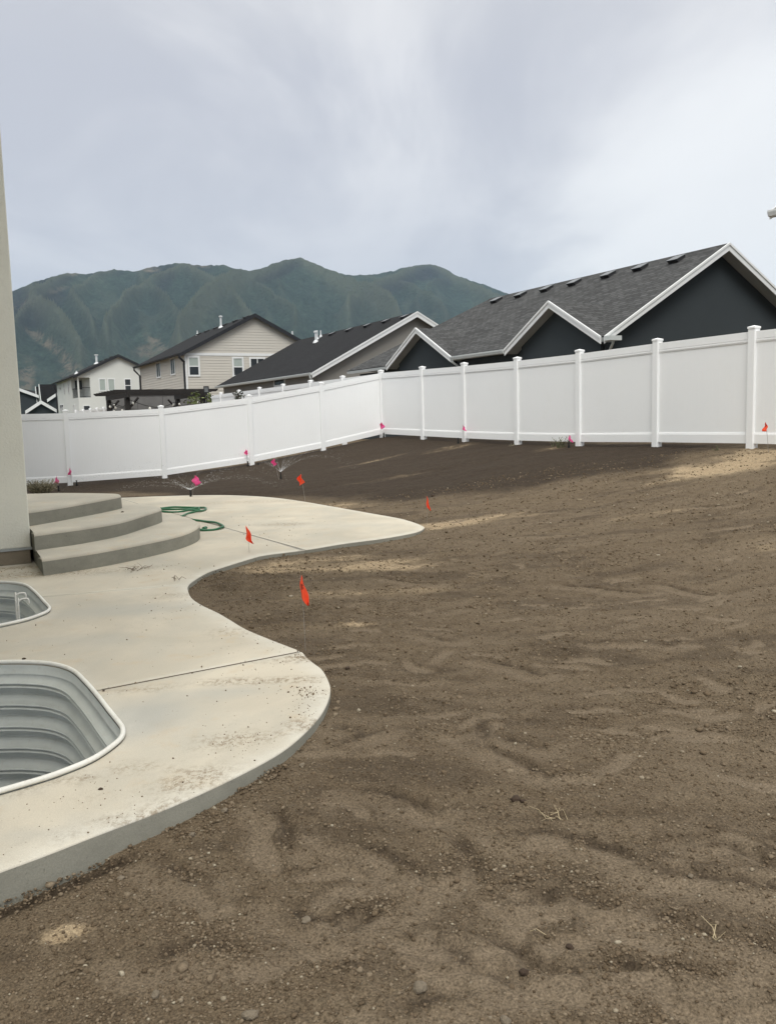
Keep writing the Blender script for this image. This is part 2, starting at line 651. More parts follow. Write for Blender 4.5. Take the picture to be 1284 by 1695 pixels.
def spray_mat():
    m = Mat('water_droplets', 0.2, 0.5)
    m.color((0.9, 0.92, 0.93))
    tr = m.n('ShaderNodeBsdfTransparent')
    mx = m.n('ShaderNodeMixShader')
    mx.inputs[0].default_value = 0.62
    m.l(m.b.outputs[0], mx.inputs[1])
    m.l(tr.outputs[0], mx.inputs[2])
    m.l(mx.outputs[0], m.t.nodes['Material Output'].inputs[0])
    return m.m


M['spray'] = spray_mat()


def mountain_mat():
    m = Mat('mountain_scrub', 0.95, 0.1)
    geo = m.n('ShaderNodeNewGeometry')
    P = geo.outputs['Position']
    col = m.ramp(m.noise(0.0025, 7, 0.62, vec=P), [(0.3, (0.021, 0.037, 0.028)), (0.55, (0.034, 0.056, 0.039)), (0.75, (0.060, 0.080, 0.053))])
    f = m.ramp(m.noise(0.012, 6, 0.75, vec=P), [(0.35, 0.65), (0.7, 1.35)])
    col = m.mix(1.0, col, f, 'MULTIPLY')
    f = m.ramp(m.noise(0.045, 6, 0.85, vec=P), [(0.32, 0.35), (0.68, 1.65)])
    col = m.mix(1.0, col, f, 'MULTIPLY')
    a = m.n('ShaderNodeVertexColor', layer_name='cover_light')
    sp = m.n('ShaderNodeSeparateColor')
    m.l(a.outputs[0], sp.inputs[0])
    nf = m.ramp(m.noise(0.02, 6, 0.8, vec=P), [(0.28, 0.0), (0.47, 1.0)])
    col = m.mix(m.math('MULTIPLY', sp.outputs[0], nf), col, (0.009, 0.009, 0.016))
    nf = m.ramp(m.noise(0.018, 6, 0.8, vec=P), [(0.42, 0.0), (0.56, 1.0)])
    col = m.mix(m.math('MULTIPLY', sp.outputs[1], nf), col, (0.20, 0.165, 0.12))
    col = m.mix(m.math('MULTIPLY', sp.outputs[2], 0.75), col, (0.110, 0.122, 0.082))  # lit ridgelines painted into the colour along the spurs
    m.color(col)
    m.bump(m.noise(0.022, 8, 0.72, vec=P), 1.0, 45.0)
    return m.m


M['mountain'] = mountain_mat()
M['valley'] = simple('valley_grass', (0.07, 0.085, 0.04), 0.95, 0.3, 0.02)

# ------------------------------------------------------------------ ground
Acorner = atz(54, 932)[:2]                  # bottom of the own house's corner


def hl(b, a):                               # own house frame -> world xy
    return Acorner + V2 * b + U2 * a


outline_px = [(0, 1442), (75, 1414.5), (164.5, 1379.6), (264, 1342), (349, 1305), (424, 1268), (470, 1241), (505, 1212), (530, 1184),
              (543, 1160), (547, 1140), (543, 1125), (533, 1108), (520, 1098), (508, 1088), (499.6, 1079), (477, 1069.5), (454.8, 1061), (408, 1041.5),
              (380, 1025), (360, 1013.5), (333.6, 1001), (317, 989), (311, 975), (312, 969), (319, 962), (343.5, 947.5), (376, 936.5), (420, 923),
              (442, 918), (504.6, 910), (567, 899.8), (629, 891.8), (679, 883), (696, 878), (702, 873.5), (700, 871), (685, 864.7), (660, 857.8), (610.5, 849),
              (554, 839), (498, 829.3), (442, 822.6), (380, 819.6), (320, 819.8), (260, 821.5), (200, 824)]
pp = [atz(x, y)[:2] for x, y in outline_px]
pp = smooth_curve(pp, 4)
# continue behind the steps to the wall, along the wall and back under the left edge of the frame
tail = [hl(1.0, 9.0), hl(0.02, 9.3), hl(-0.02, 0.0), hl(-1.48, -0.02), hl(-1.48, -9.0), atz(-250, 1530)[:2], atz(-120, 1490)[:2]]
outline = [np.array(p) for p in pp] + [np.array(p) for p in tail]
OUT = np.array(outline)

well_ba = [(-1.5, -3.93), (-1.0, -3.96), (-0.557, -4.14), (-0.37, -4.26), (-0.255, -4.39), (-0.178, -4.58), (-0.145, -4.86), (-0.125, -5.155), (-0.112, -5.437),
           (-0.10, -5.667), (-0.10, -5.765), (-0.122, -5.869), (-0.175, -5.96), (-0.282, -6.08), (-0.406, -6.155), (-0.56, -6.21), (-1.0, -6.30), (-1.5, -6.36)]
WELLS = []
for off in (0.0, 3.14):
    pts = smooth_curve([hl(b, a + off) for b, a in well_ba], 5)
    WELLS.append(np.array(pts))


def inside(px, py, poly):
    r = np.zeros(px.shape, bool)
    n = len(poly)
    j = n - 1
    for i in range(n):
        xi, yi = poly[i]
        xj, yj = poly[j]
        if yi != yj:
            c = ((yi > py) != (yj > py)) & (px < (xj - xi) * (py - yi) / (yj - yi) + xi)
            r ^= c
        j = i
    return r


def dist_poly(px, py, poly, closed=True):
    d = np.full(px.shape, 1e9)
    n = len(poly)
    for i in range(n if closed else n - 1):
        a = poly[i]
        b = poly[(i + 1) % n]
        ab = b - a
        L = float(ab @ ab) + 1e-12
        t = np.clip(((px - a[0]) * ab[0] + (py - a[1]) * ab[1]) / L, 0, 1)
        d = np.minimum(d, (px - a[0] - t * ab[0]) ** 2 + (py - a[1] - t * ab[1]) ** 2)
    return np.sqrt(d)


# fence posts: right run along the street grid, left run
CORNER = np.array([-0.10, 24.70])


def on_line(px, py, p0, d):
    r = ray(px, py)
    A_ = np.array([[r[0], -d[0]], [r[1], -d[1]]])
    t, s_ = np.linalg.solve(A_, np.array([p0[0], p0[1]]))
    return p0 + d * s_, CAM[2] + r[2] * t


RP = []
for x, y in [(633, 722), (701, 726), (770, 730), (857, 734), (959, 737), (1086, 738), (1243, 741)]:
    p, z = on_line(x, y, CORNER, -U2)
    RP.append((p, z))
step = (RP[-1][0] - RP[0][0]) / 6
for k in (1, 2, 3, 4):
    RP.append((RP[6][0] + step * k, RP[6][1] - 0.01 * k))
ld = -np.array([math.cos(math.radians(22.5)), math.sin(math.radians(22.5))])
LP = []
for x, y in [(633, 722), (535, 745), (417, 769), (273, 791), (117, 803)]:
    p, z = on_line(x, y, CORNER, ld)
    LP.append((p, z))
for k in (1, 2):
    LP.append((LP[4][0] + ld * 2.2 * k, LP[4][1]))

ctrl = []


def cz(px, py, z):
    p = atz(px, py, z)
    ctrl.append((p[0], p[1], z))


for p, z in RP + LP:
    ctrl.append((p[0], p[1], z - 0.01))
for k in (2.5, 5, 8):
    for p, z in (RP[1], RP[4], RP[7]):
        ctrl.append((p[0] + V2[0] * k, p[1] + V2[1] * k, z + 0.02))
for p, z in (LP[1], LP[3], LP[5]):
    for k in (3, 7):
        ctrl.append((p[0] + 0.38 * k, p[1] + 0.92 * k, z + 0.1))
for a in ((0, 1499, -.115), (120, 1447, -.11), (209, 1407, -.10), (299, 1370, -.09), (374, 1332, -.078), (449, 1285, -.06), (498.5, 1245, -.05), (535, 1200, -.045),
          (550, 1145, -.03), (500, 1085, -.018), (380, 1030, -.02), (330, 1005, -.035), (313, 978, -.05), (345, 953, -.045), (385, 942, -.045), (442, 925, -.045), (505, 916, -.045),
          (570, 907, -.045), (630, 900, -.05), (680, 891, -.05), (703, 876, -.03), (660, 857, -.006), (555, 838, -.006), (442, 821, -.006), (320, 819, -.006), (210, 823, -.01),
          (300, 800, -.02), (500, 790, .16), (600, 760, .42), (700, 800, .22), (700, 765, .45), (900, 840, .16), (900, 800, .35), (900, 765, .58), (900, 920, .04), (1000, 1000, -.02),
          (1284, 1000, .04), (1284, 900, .20), (1284, 850, .34), (1284, 800, .50), (1150, 780, .56), (1100, 850, .26), (1000, 1200, -.06), (700, 1000, -.03), (700, 1200, -.06), (640, 1695, -.10),
          (1284, 1300, -.05), (1284, 1695, -.10), (0, 1695, -.13)):
    cz(*a)
for a in range(0, 360, 24):
    t = math.radians(a)
    if 60 < a < 130:
        ctrl.append((60 * math.cos(t), 60 * math.sin(t), 0.55))
    else:
        ctrl.append((60 * math.cos(t), 60 * math.sin(t), 0.0))
for a in (-5, -30, -60, -90, -120, -150, 180):
    t = math.radians(a)
    ctrl.append((8 * math.cos(t), 8 * math.sin(t), -0.12 if a < -20 else 0.02))
ctrl = np.array(ctrl)


def tps_fit(c, lam=2e-3):
    n = len(c)
    d = np.hypot(c[:, None, 0] - c[None, :, 0], c[:, None, 1] - c[None, :, 1])
    K = np.where(d > 0, d, 1.0)
    K = d                                           # linear kernel: no overshoot
    A_ = np.zeros((n + 1, n + 1))
    A_[:n, :n] = -K - lam * np.eye(n)
    A_[:n, n] = 1
    A_[n, :n] = 1
    return np.linalg.solve(A_, np.append(c[:, 2], 0))


TW = tps_fit(ctrl)


def base_z(x, y):
    s_ = np.full(np.shape(x), TW[-1])
    for (a, b, c), wt in zip(ctrl, TW[:-1]):
        s_ = s_ - wt * np.sqrt((x - a) ** 2 + (y - b) ** 2 + 0.05)
    return s_


# footprints and scuffs: (x, y, angle, length, width, depth)
prints = []


def fp(px, py, px2, py2, wd=0.14, dp=0.026, z=-0.06):
    a = atz(px, py, z)[:2]
    b = atz(px2, py2, z)[:2]
    c = (a + b) / 2
    d = b - a
    prints.append((c[0], c[1], math.atan2(d[1], d[0]), max(np.hypot(*d), 0.2), wd, dp))


ARCS_PX = [[(794, 1226), (825, 1243), (865, 1259), (904, 1276)], [(797, 1186), (800, 1220)], [(831, 1220), (893, 1234)], [(808, 1101), (853, 1107), (893, 1121)],
        [(850, 1376), (904, 1370), (955, 1381), (1011, 1395), (1062, 1415)], [(1068, 1429), (1124, 1434), (1209, 1448), (1284, 1462), (1340, 1475)], [(1158, 1383), (1197, 1386), (1237, 1403), (1276, 1423)],
        [(865, 1471), (927, 1462), (966, 1468), (1011, 1485)], [(1062, 1491), (1101, 1505), (1158, 1525), (1225, 1536), (1282, 1558)], [(814, 1527), (865, 1556), (910, 1575), (972, 1598)],
        [(729, 1530), (757, 1556), (783, 1581)], [(870, 1570), (921, 1587)], [(977, 1575), (1045, 1581), (1101, 1581), (1169, 1598)], [(560, 1375), (616, 1395), (673, 1417), (707, 1434)],
        [(752, 1378), (786, 1412), (797, 1446)], [(560, 1516), (605, 1496), (656, 1462)], [(594, 1305), (645, 1310), (718, 1333)], [(994, 1073), (1056, 1068), (1113, 1079)], [(661, 1649), (718, 1626), (757, 1615)],
        [(808, 1578), (853, 1598)], [(701, 1062), (746, 1068)], [(560, 1231), (605, 1217), (628, 1209)], [(935, 980), (990, 985), (1065, 995)], [(865, 905), (910, 909)], [(453, 1332), (471, 1353), (475, 1388)],
        [(560, 1205), (600, 1212)], [(1100, 985), (1180, 1003)], [(1140, 890), (1200, 893)], [(270, 1410), (330, 1440)], [(250, 1560), (330, 1540), (400, 1550)], [(640, 965), (720, 975)], [(480, 1480), (520, 1500), (600, 1490)]]
ARCS = []
for a in ARCS_PX:
    ARCS.append((np.array(smooth_curve([atz(x_, y_, -.06)[:2] for x_, y_ in a], 5)), 1.0))
for i in range(80):
    r = random.uniform(3.0, 11)
    t = random.uniform(-0.06, 0.46)
    c0 = np.array([r * math.sin(t), r * math.cos(t)])
    an = random.gauss(0.0, 0.45)
    L = random.uniform(.25, .8)
    bend = random.uniform(-.12, .12)
    ARCS.append((np.array([c0 + np.array([math.cos(an) * L * k / 6 - math.sin(an) * bend * (1 - (k / 3 - 1) ** 2), math.sin(an) * L * k / 6 + math.cos(an) * bend * (1 - (k / 3 - 1) ** 2)]) for k in range(7)]), random.uniform(.15, .5)))
for a in ((970, 1275, 1062, 1255), (960, 1395, 1062, 1422), (860, 1395, 945, 1388), (1075, 1443, 1200, 1462), (1170, 1395, 1270, 1420), (865, 1485, 985, 1482), (780, 1545, 880, 1585), (1010, 1600, 1130, 1612),
          (1165, 1125, 1195, 1160), (880, 1100, 990, 1118), (805, 1245, 885, 1280), (1170, 1215, 1230, 1232), (690, 1525, 740, 1570), (450, 1345, 440, 1440), (300, 1465, 400, 1490), (380, 1570, 480, 1590), (600, 1410, 660, 1440), (1190, 1085, 1270, 1095), (660, 1100, 720, 1120), (1090, 1650, 1200, 1665)):
    fp(*a, wd=.13, dp=.007)
for i in range(110):
    r = random.uniform(2.2, 12)
    t = random.uniform(-0.10, 0.48)
    prints.append((r * math.sin(t), r * math.cos(t), random.gauss(0.0, 0.5), random.uniform(0.24, 0.4), random.uniform(.08, .13), random.uniform(0.003, 0.008)))


def mask_px(x, y, items):
    """soft ellipses given in photograph pixels, placed on the ground"""
    m = np.zeros(x.shape)
    for (px, py, wx, wy, ang, z, st) in items:
        c = atz(px, py, z)[:2]
        dx, dy = x - c[0], y - c[1]
        ca, sa = math.cos(ang), math.sin(ang)
        e_ = np.sqrt(((dx * ca + dy * sa) / wx) ** 2 + ((-dx * sa + dy * ca) / wy) ** 2)
        m = np.maximum(m, st * (1 - sstep(e_, 0.35, 1.25)))
    return m


TAN = [(510, 935, .85, .50, 0.1, -.04, 1.0), (615, 938, .8, .36, 0.0, -.04, .8), (770, 868, .95, .34, 0.0, .0, .8), (560, 838, 1.0, .4, -.3, .0, .3),
       (1175, 780, .85, .55, -.3, .56, .85), (1255, 760, .75, .75, -.4, .70, .9), (1125, 790, .5, .25, -.2, .52, .6), (745, 742, .7, .35, .2, .68, .35), (610, 766, 1.0, .18, .3, .38, .30), (925, 748, .6, .35, .3, .66, .5), (1100, 745, .7, .25, .2, .70, .3),
       (640, 795, .9, .18, 0, .2, .30), (1284, 900, 0.35, .25, 0, .2, .6), (560, 1045, .30, .10, .3, -.05, .45), (110, 1548, .08, .05, 0.2, -.12, .85), (1060, 858, .7, .2, 0, .2, .25), (600, 985, .8, .2, 0.1, -.04, .3)]


def ground_layers(x, y):
    z = base_z(x, y)
    r = np.hypot(x, y)
    near = 1 - sstep(r, 14, 30)
    wx = x + 0.35 * (fbm(x * 1.3, y * 1.3, 3, 71) - .5)
    wy = y + 0.35 * (fbm(x * 1.3, y * 1.3, 3, 72) - .5)
    und = (fbm(wx * 0.9, wy * 1.6, 3, 5) - 0.5) * 0.045
    und += (fbm(wx * 2.2 + 9, wy * 4.0, 3, 15) - 0.5) * 0.024
    clump = sstep(fbm(x * 1.6, y * 1.6, 3, 33), 0.40, 0.66)
    wx2 = x + 0.9 * (fbm(x * .9, y * .9, 2, 73) - .5)
    wy2 = y + 0.9 * (fbm(x * .9, y * .9, 2, 74) - .5)
    rid = 1 - np.abs(fbm(wx2 * 1.5, wy2 * 3.4, 2, 41) * 2 - 1)
    rmod = sstep(fbm(x * .7, y * 1.1, 2, 44), .42, .6)
    und += (sstep(rid, 0.90, 0.985) * 0.011 - sstep(rid, 0.80, 0.90) * 0.004) * rmod
    dk = np.zeros(x.shape)
    sm = np.zeros(x.shape)
    dz = np.zeros(x.shape)
    for (cx_, cy_, an, L, W, dp) in prints:
        k = np.where((np.abs(x - cx_) < L + .1) & (np.abs(y - cy_) < L + .1))[0]
        if len(k) == 0:
            continue
        ca, sa = math.cos(an), math.sin(an)
        dx, dy = x[k] - cx_, y[k] - cy_
        a = (dx * ca + dy * sa) / (L * 0.5)
        b = (-dx * sa + dy * ca)
        b = b + 0.03 * np.sin(a * 2.6 + cx_ * 9)
        b = b / (W * 0.5 * (1 - 0.22 * np.cos(a * 3.2 + 0.6)))
        e_ = np.sqrt(a * a + b * b)
        inn = 1 - sstep(e_, 0.72, 1.0)
        up = np.sin(np.arctan2(b, a))
        rim = np.exp(-((e_ - 1.14) / 0.18) ** 2) * (0.5 + 0.65 * up)
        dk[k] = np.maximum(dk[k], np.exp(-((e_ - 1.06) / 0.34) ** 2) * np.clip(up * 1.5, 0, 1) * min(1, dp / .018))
        tread = 0.0016 * np.sin((a * L * .5 + np.abs(b) * .012) * 2 * math.pi / 0.017) * inn
        dz[k] += -dp * inn + dp * 0.95 * rim + tread * (dp > .010)
        sm[k] = np.maximum(sm[k], inn)
    wob = 0.026 * (fbm(x * 12, y * 12, 2, 66) - .5)
    for pl, st in ARCS:
        lo, hi = pl.min(0) - .16, pl.max(0) + .16
        k = np.where((x > lo[0]) & (x < hi[0]) & (y > lo[1]) & (y < hi[1]))[0]
        if len(k) == 0:
            continue
        d = dist_poly(x[k], y[k], pl, False) + wob[k]
        ends = np.minimum(np.hypot(x[k] - pl[0][0], y[k] - pl[0][1]), np.hypot(x[k] - pl[-1][0], y[k] - pl[-1][1]))
        tp = sstep(ends, -.02, .05) * st
        dz[k] += tp * (-0.0125 * np.exp(-(d / .022) ** 2) + 0.0075 * np.exp(-((d - .055) / .024) ** 2))
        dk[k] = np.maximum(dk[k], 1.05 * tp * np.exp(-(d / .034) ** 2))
        if np.all(np.diff(pl[:, 0]) > 0):
            below = y[k] < np.interp(x[k], pl[:, 0], pl[:, 1])
            sm[k] = np.maximum(sm[k], .75 * tp * below * np.exp(-((d - .11) / .055) ** 2))
    clods = (fbm(x * 40, y * 40, 3, 51, 0.62) - 0.5) * 0.009 + (fbm(x * 13, y * 13, 2, 52) - 0.5) * 0.008
    cl2 = np.clip(fbm(x * 34, y * 34, 2, 61) - 0.55, 0, 1) * 0.045
    z2 = z + (und + dz + (clods + cl2 * (0.25 + 0.75 * clump)) * (1 - 0.8 * sm)) * near
    return z2, sm, dk


def build_ground():
    ang = np.concatenate([np.linspace(-math.pi, -0.72, 50)[:-1], np.linspace(-0.72, -0.48, 60)[:-1], np.linspace(-0.48, 0.50, 620), np.linspace(0.50, 0.72, 60)[1:], np.linspace(0.72, math.pi, 50)[1:-1]])
    rad = np.concatenate([np.linspace(0.3, 1.2, 30)[:-1], np.exp(np.linspace(math.log(1.2), math.log(28), 690)), np.exp(np.linspace(math.log(28.5), math.log(140), 50))])
    na, nr = len(ang), len(rad)
    AA, RR = np.meshgrid(ang, rad)
    x = (RR * np.sin(AA)).ravel()
    y = (RR * np.cos(AA)).ravel()
    z, sm, dk = ground_layers(x, y)
    ins = inside(x, y, OUT)
    edge = dist_poly(x, y, OUT)
    # tamed next to the slab, dropped beneath it
    bz = base_z(x, y)
    k = 1 - sstep(edge, 0.0, 0.22)
    z = z * (1 - k) + (bz + (z - bz) * 0.45) * k
    z = np.where(~ins & (edge < 0.35), np.minimum(z, -0.004 + 0.10 * edge + 0.006 * (vnoise(x * 14, y * 14, 3) - .5)), z)
    z = np.where(ins & (edge > 0.06), np.minimum(z, -0.145), z)
    z = np.where(ins & (edge <= 0.06), np.minimum(bz, -0.02), z)
    # trench of crumbly earth along the slab's lower left edge
    r = np.hypot(x, y)
    z = np.where(r > 60, z * (1 - sstep(r, 60, 130)) - 0.5 * sstep(r, 60, 130), z)
    tr = np.exp(-((edge - 0.03) / 0.035) ** 2) * (~ins) * sstep(-x, 0.25, 0.75) * (r < 3.2)
    z = z - 0.03 * np.exp(-((edge - 0.03) / 0.05) ** 2) * sstep(-x, 0.25, 0.75) * (r < 3.2) * (~ins | (edge < .06))
    tan = mask_px(x, y, TAN)
    nz = fbm(x * 1.4, y * 3.0, 4, 90, .6)
    nz2 = fbm(x * 7, y * 7, 4, 91, .65)
    tan = np.clip(tan * (0.55 + 1.6 * sstep(nz, .35, .62)) * (0.55 + 0.9 * sstep(nz2, .38, .6)), 0, 1)
    # watered earth: between the fences and a wavering front
    fr = [atz(-300, 815, 0)[:2], atz(200, 812, 0)[:2], atz(330, 824, 0)[:2], atz(470, 824, 0)[:2], atz(560, 822, .08)[:2], atz(700, 822, .15)[:2], atz(860, 812, .28)[:2], atz(1000, 792, .42)[:2], atz(1110, 778, .55)[:2], atz(1170, 745, .78)[:2],
          RP[6][0] + U2 * 1.0 + V2 * .6, CORNER + np.array([0.6, 1.0]), LP[-1][0] + np.array([-2, 1.5])]
    fr = np.array(fr)
    wi = inside(x, y, fr)
    wd = dist_poly(x, y, fr) * np.where(wi, 1, -1) + 0.9 * (fbm(x * 1.1, y * 1.5, 5, 95, .6) - 0.5)
    wet = sstep(wd, -0.35, 0.45) * (1 - 0.75 * tan)
    wet = np.maximum(wet, 0.75 * np.clip(tr, 0, 1))
    wet = np.clip(np.maximum(wet, 0.72 * dk * (.55 + .7 * vnoise(x * 30, y * 30, 8))), 0, 1)  # this channel also darkens print rims and scuff grooves
    foot = (1 - wet) * (sm * 0.75 + 0.20 * sstep(fbm(x * .8, y * 2.0, 3, 99), .5, .7))
    # damp darker scuffs
    wet = np.clip(np.maximum(wet, 0.42 * sstep(fbm(x * 1.1 + 4, y * 2.6, 4, 105, .6), .54, .70) * (1 - sm)), 0, 1)
    keep = np.ones(x.shape, bool)
    for W_ in WELLS:
        c = W_.mean(0)
        big = c + (W_ - c) * 1.05
        keep &= ~inside(x, y, big)
    idx = np.arange(na * nr).reshape(nr, na)
    a = idx[:-1, :-1].ravel()
    b = idx[:-1, 1:].ravel()
    c = idx[1:, 1:].ravel()
    d = idx[1:, :-1].ravel()
    quads = np.stack([d, c, b, a], 1)
    # close the seam behind the camera
    q2 = np.stack([idx[1:, -1], idx[1:, 0], idx[:-1, 0], idx[:-1, -1]], 1)
    quads = np.concatenate([quads, q2])
    quads = quads[keep[quads].all(1)]
    me = bpy.data.meshes.new('bare_ground')
    nv = len(x)
    me.vertices.add(nv)
    me.vertices.foreach_set('co', np.stack([x, y, z], 1).astype(np.float32).ravel())
    nq = len(quads)
    me.loops.add(nq * 4)
    me.loops.foreach_set('vertex_index', quads.ravel().astype(np.int32))
    me.polygons.add(nq)
    me.polygons.foreach_set('loop_start', np.arange(0, nq * 4, 4, dtype=np.int32))
    me.polygons.foreach_set('use_smooth', np.ones(nq, bool))
    me.update(calc_edges=True)
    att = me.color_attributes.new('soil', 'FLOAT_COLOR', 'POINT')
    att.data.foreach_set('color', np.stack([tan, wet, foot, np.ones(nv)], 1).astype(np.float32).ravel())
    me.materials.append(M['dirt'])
    o = bpy.data.objects.new('ground', me)
    COL.objects.link(o)
    tag(o, 'bare brown soil yard with footprints and damp dark earth along the fence', None, None, 'structure')
    o.data.name = 'ground'
    # the centre disc under the camera
    mb = MB()
    ring = [(float(x[i]), float(y[i]), float(z[i])) for i in idx[0]]
    mb.add(ring, [tuple(range(len(ring)))])
    return o


build_ground()

mb = MB()
rr = [100, 400, 1200, 3000, 8000]
NS = 96
vs = []
for r in rr:
    for k in range(NS):
        t = 2 * math.pi * k / NS
        vs.append((r * math.cos(t), r * math.sin(t), -0.25))
fs = []
for i in range(len(rr) - 1):
    for k in range(NS):
        fs.append((i * NS + k, i * NS + (k + 1) % NS, (i + 1) * NS + (k + 1) % NS, (i + 1) * NS + k))
mb.add(vs, fs)
tag(mb.build('valley_floor', M['valley']), 'flat green valley floor running out to the mountains', None, None, 'structure')


# ------------------------------------------------------------------ mountains
def build_mountain():
    sk = [(-900, 610), (-500, 560), (-250, 525), (-100, 505), (0, 490), (30, 479), (50, 469), (67, 463.5), (90, 457), (114, 451), (128, 452.5), (144, 453.5), (170, 449), (191, 446), (208, 447.5), (224, 449), (245, 443),
          (268, 439.5), (285, 437), (300, 435), (318, 437.5), (335, 440), (352, 439), (367, 437.5), (383, 442), (398, 446), (420, 448), (436, 444.5), (450, 437), (465, 431.5), (478, 429), (495, 427),
          (508, 430), (522, 436), (540, 445), (560, 451), (580, 455.5), (600, 455), (625, 454), (650, 448.5), (670, 442.5), (690, 439), (708, 438), (722, 440), (738, 446), (755, 455),
          (775, 463), (800, 471), (830, 482), (870, 500), (930, 530), (1000, 560), (1200, 600), (1500, 630), (2200, 650)]
    sx = []
    sh = []
    for a, b in sk:
        d = ray(a, b)
        h = math.hypot(d[0], d[1])
        sx.append(math.atan2(d[0], d[1]))
        sh.append(d[2] / h)
    na, nr = 600, 210
    th = np.linspace(-0.85, 0.75, na)
    sl_ = np.interp(th, sx, sh)
    dist = 4300 + 500 * np.sin(th * 6 + 1) + 300 * np.sin(th * 15)
    t = np.linspace(0, 1.0, nr)
    T, TT = np.meshgrid(t, th)                       # (na,nr)
    SL = sl_[:, None]
    DR = dist[:, None]
    R0 = 2500.0
    RR = R0 + (DR - R0) * T
    zt = CAM[2] + SL * DR
    # skyline roughness: tree tops and outcrops
    rough = (fbm(th * 900, th * 0, 3, 7) - .5) * 7 + (fbm(th * 220, th * 0 + 3, 3, 8) - .5) * 12
    zt = zt + rough[:, None]
    prof = 0.08 * T + 0.92 * T ** 1.25
    # spurs: each is a polyline in picture space, crest height fading to the sides
    spur = np.zeros_like(T)
    SP = [([(495, 428), (520, 470), (560, 505), (610, 545), (660, 590)], .020, 75), ([(495, 428), (455, 470), (405, 505), (360, 550), (300, 620)], .022, 75),
          ([(300, 436), (308, 462), (345, 500), (380, 535), (420, 590)], .016, 55), ([(300, 462), (255, 500), (215, 540), (180, 600)], .016, 50), ([(118, 451), (85, 500), (55, 545), (85, 575), (135, 625)], .017, 60),
          ([(708, 438), (670, 480), (625, 520), (580, 560)], .018, 60), ([(708, 438), (745, 480), (790, 520), (840, 560)], .018, 60), ([(191, 446), (150, 490), (120, 530), (160, 590)], .014, 45), ([(55, 545), (20, 600), (-20, 660)], .016, 45),
          ([(367, 438), (400, 480), (440, 520), (490, 560)], .013, 40), ([(600, 455), (640, 490), (700, 530), (740, 570)], .013, 38), ([(230, 448), (235, 490), (275, 540), (310, 590)], .012, 40), ([(430, 448), (460, 480), (470, 520)], .010, 26), ([(760, 458), (720, 500), (690, 540)], .010, 30)]
    slp = np.interp(th, sx, sh)
    for pts, wd, amp in SP:
        q = []
        for a, b in pts:
            d = ray(a, b)
            h = math.hypot(d[0], d[1])
            az = math.atan2(d[0], d[1])
            el = d[2] / h
            q.append((np.clip(el / np.interp(az, sx, sh), 0, 1) ** 0.85, az))
        q.sort()
        qt = [a for a, b in q]
        qa = [b for a, b in q]
        azl = np.interp(T, qt, qa)
        e_ = np.abs(TT - azl - 0.006 * (fbm(T * 9, TT * 9, 3, 77) - .5)) / wd
        fade = sstep(T, qt[0] - .25, qt[0] + .02)
        spur = np.maximum(spur, amp * 1.6 * np.exp(-e_ * 1.9) * fade)
    rn = 1 - np.abs(2 * fbm(TT * 26 + T * 2.2, T * 2.3 - TT * 3, 5, 21, .55) - 1)
    rn2 = 1 - np.abs(2 * fbm(TT * 75 - T * 3, T * 5 + TT * 6, 4, 23, .55) - 1)
    env = np.clip(T * (1 - T) * 4, 0, 1) ** 0.7
    Z = zt * prof + (spur * 1.45 + rn * 34 + rn2 * 30 - 48) * env
    # never above the skyline as seen from here
    Z = np.minimum(Z, CAM[2] + (zt - CAM[2]) / DR * RR * 0.998)
    Z = np.where(T >= 0.999, zt, Z)
    Z = np.maximum(Z, -3 + 0 * Z)
    # back slope
    back = 20
    X = RR * np.sin(TT)
    Y = RR * np.cos(TT)
    xb, yb, zb = [], [], []
    for k in range(1, back):
        f = k / (back - 1)
        rb = DR[:, 0] + f * 1800
        xb.append(rb * np.sin(th))
        yb.append(rb * np.cos(th))
        zb.append(zt[:, 0] * (1 - f) ** 1.1 * (1 - 0.3 * f) - 3 * f - 20 * math.sin(f * 3.1))
    X = np.concatenate([X, np.stack(xb, 1)], 1)
    Y = np.concatenate([Y, np.stack(yb, 1)], 1)
    Z = np.concatenate([Z, np.stack(zb, 1)], 1)
    n2_ = X.shape[1]
    # cover masks: dark forest, pale scree, light painted along the spur crests
    Tf = np.concatenate([T, np.ones((na, back - 1))], 1)
    Az = np.repeat(th[:, None], n2_, 1)

    def blobs(items):
        m = np.zeros(Tf.shape)
        el_full = np.interp(Az, sx, sh)
        el = Tf ** 1.0 * el_full
        for (px, py, wx, wy, ang, st) in items:
            d = ray(px, py)
            h = math.hypot(d[0], d[1])
            az = math.atan2(d[0], d[1])
            e0 = d[2] / h
            # pixel-like local axes
            dx = (Az - az) * F
            dy = -(ELV - e0) * F
            ca, sa = math.cos(ang), math.sin(ang)
            e_ = np.sqrt(((dx * ca + dy * sa) / wx) ** 2 + ((-dx * sa + dy * ca) / wy) ** 2)
            m = np.maximum(m, st * (1 - sstep(e_, .5, 1.3)))
        return m
    ELV = (Z - CAM[2]) / np.hypot(X, Y)
    forest = blobs([(60, 495, 48, 24, -.3, 1), (50, 520, 25, 25, 0, .9), (85, 468, 40, 9, -.3, .8), (275, 460, 12, 26, .5, .9), (262, 446, 20, 8, 0, .6), (455, 450, 45, 12, -.35, 1), (480, 438, 22, 10, 0, .8), (650, 470, 45, 14, -.25, .95), (700, 452, 40, 14, -.1, .95), (625, 490, 20, 16, .6, .6),
                    (735, 460, 20, 14, .6, .6), (330, 445, 30, 6, 0, .4), (400, 452, 30, 6, 0, .5), (170, 452, 40, 5, 0, .4)])
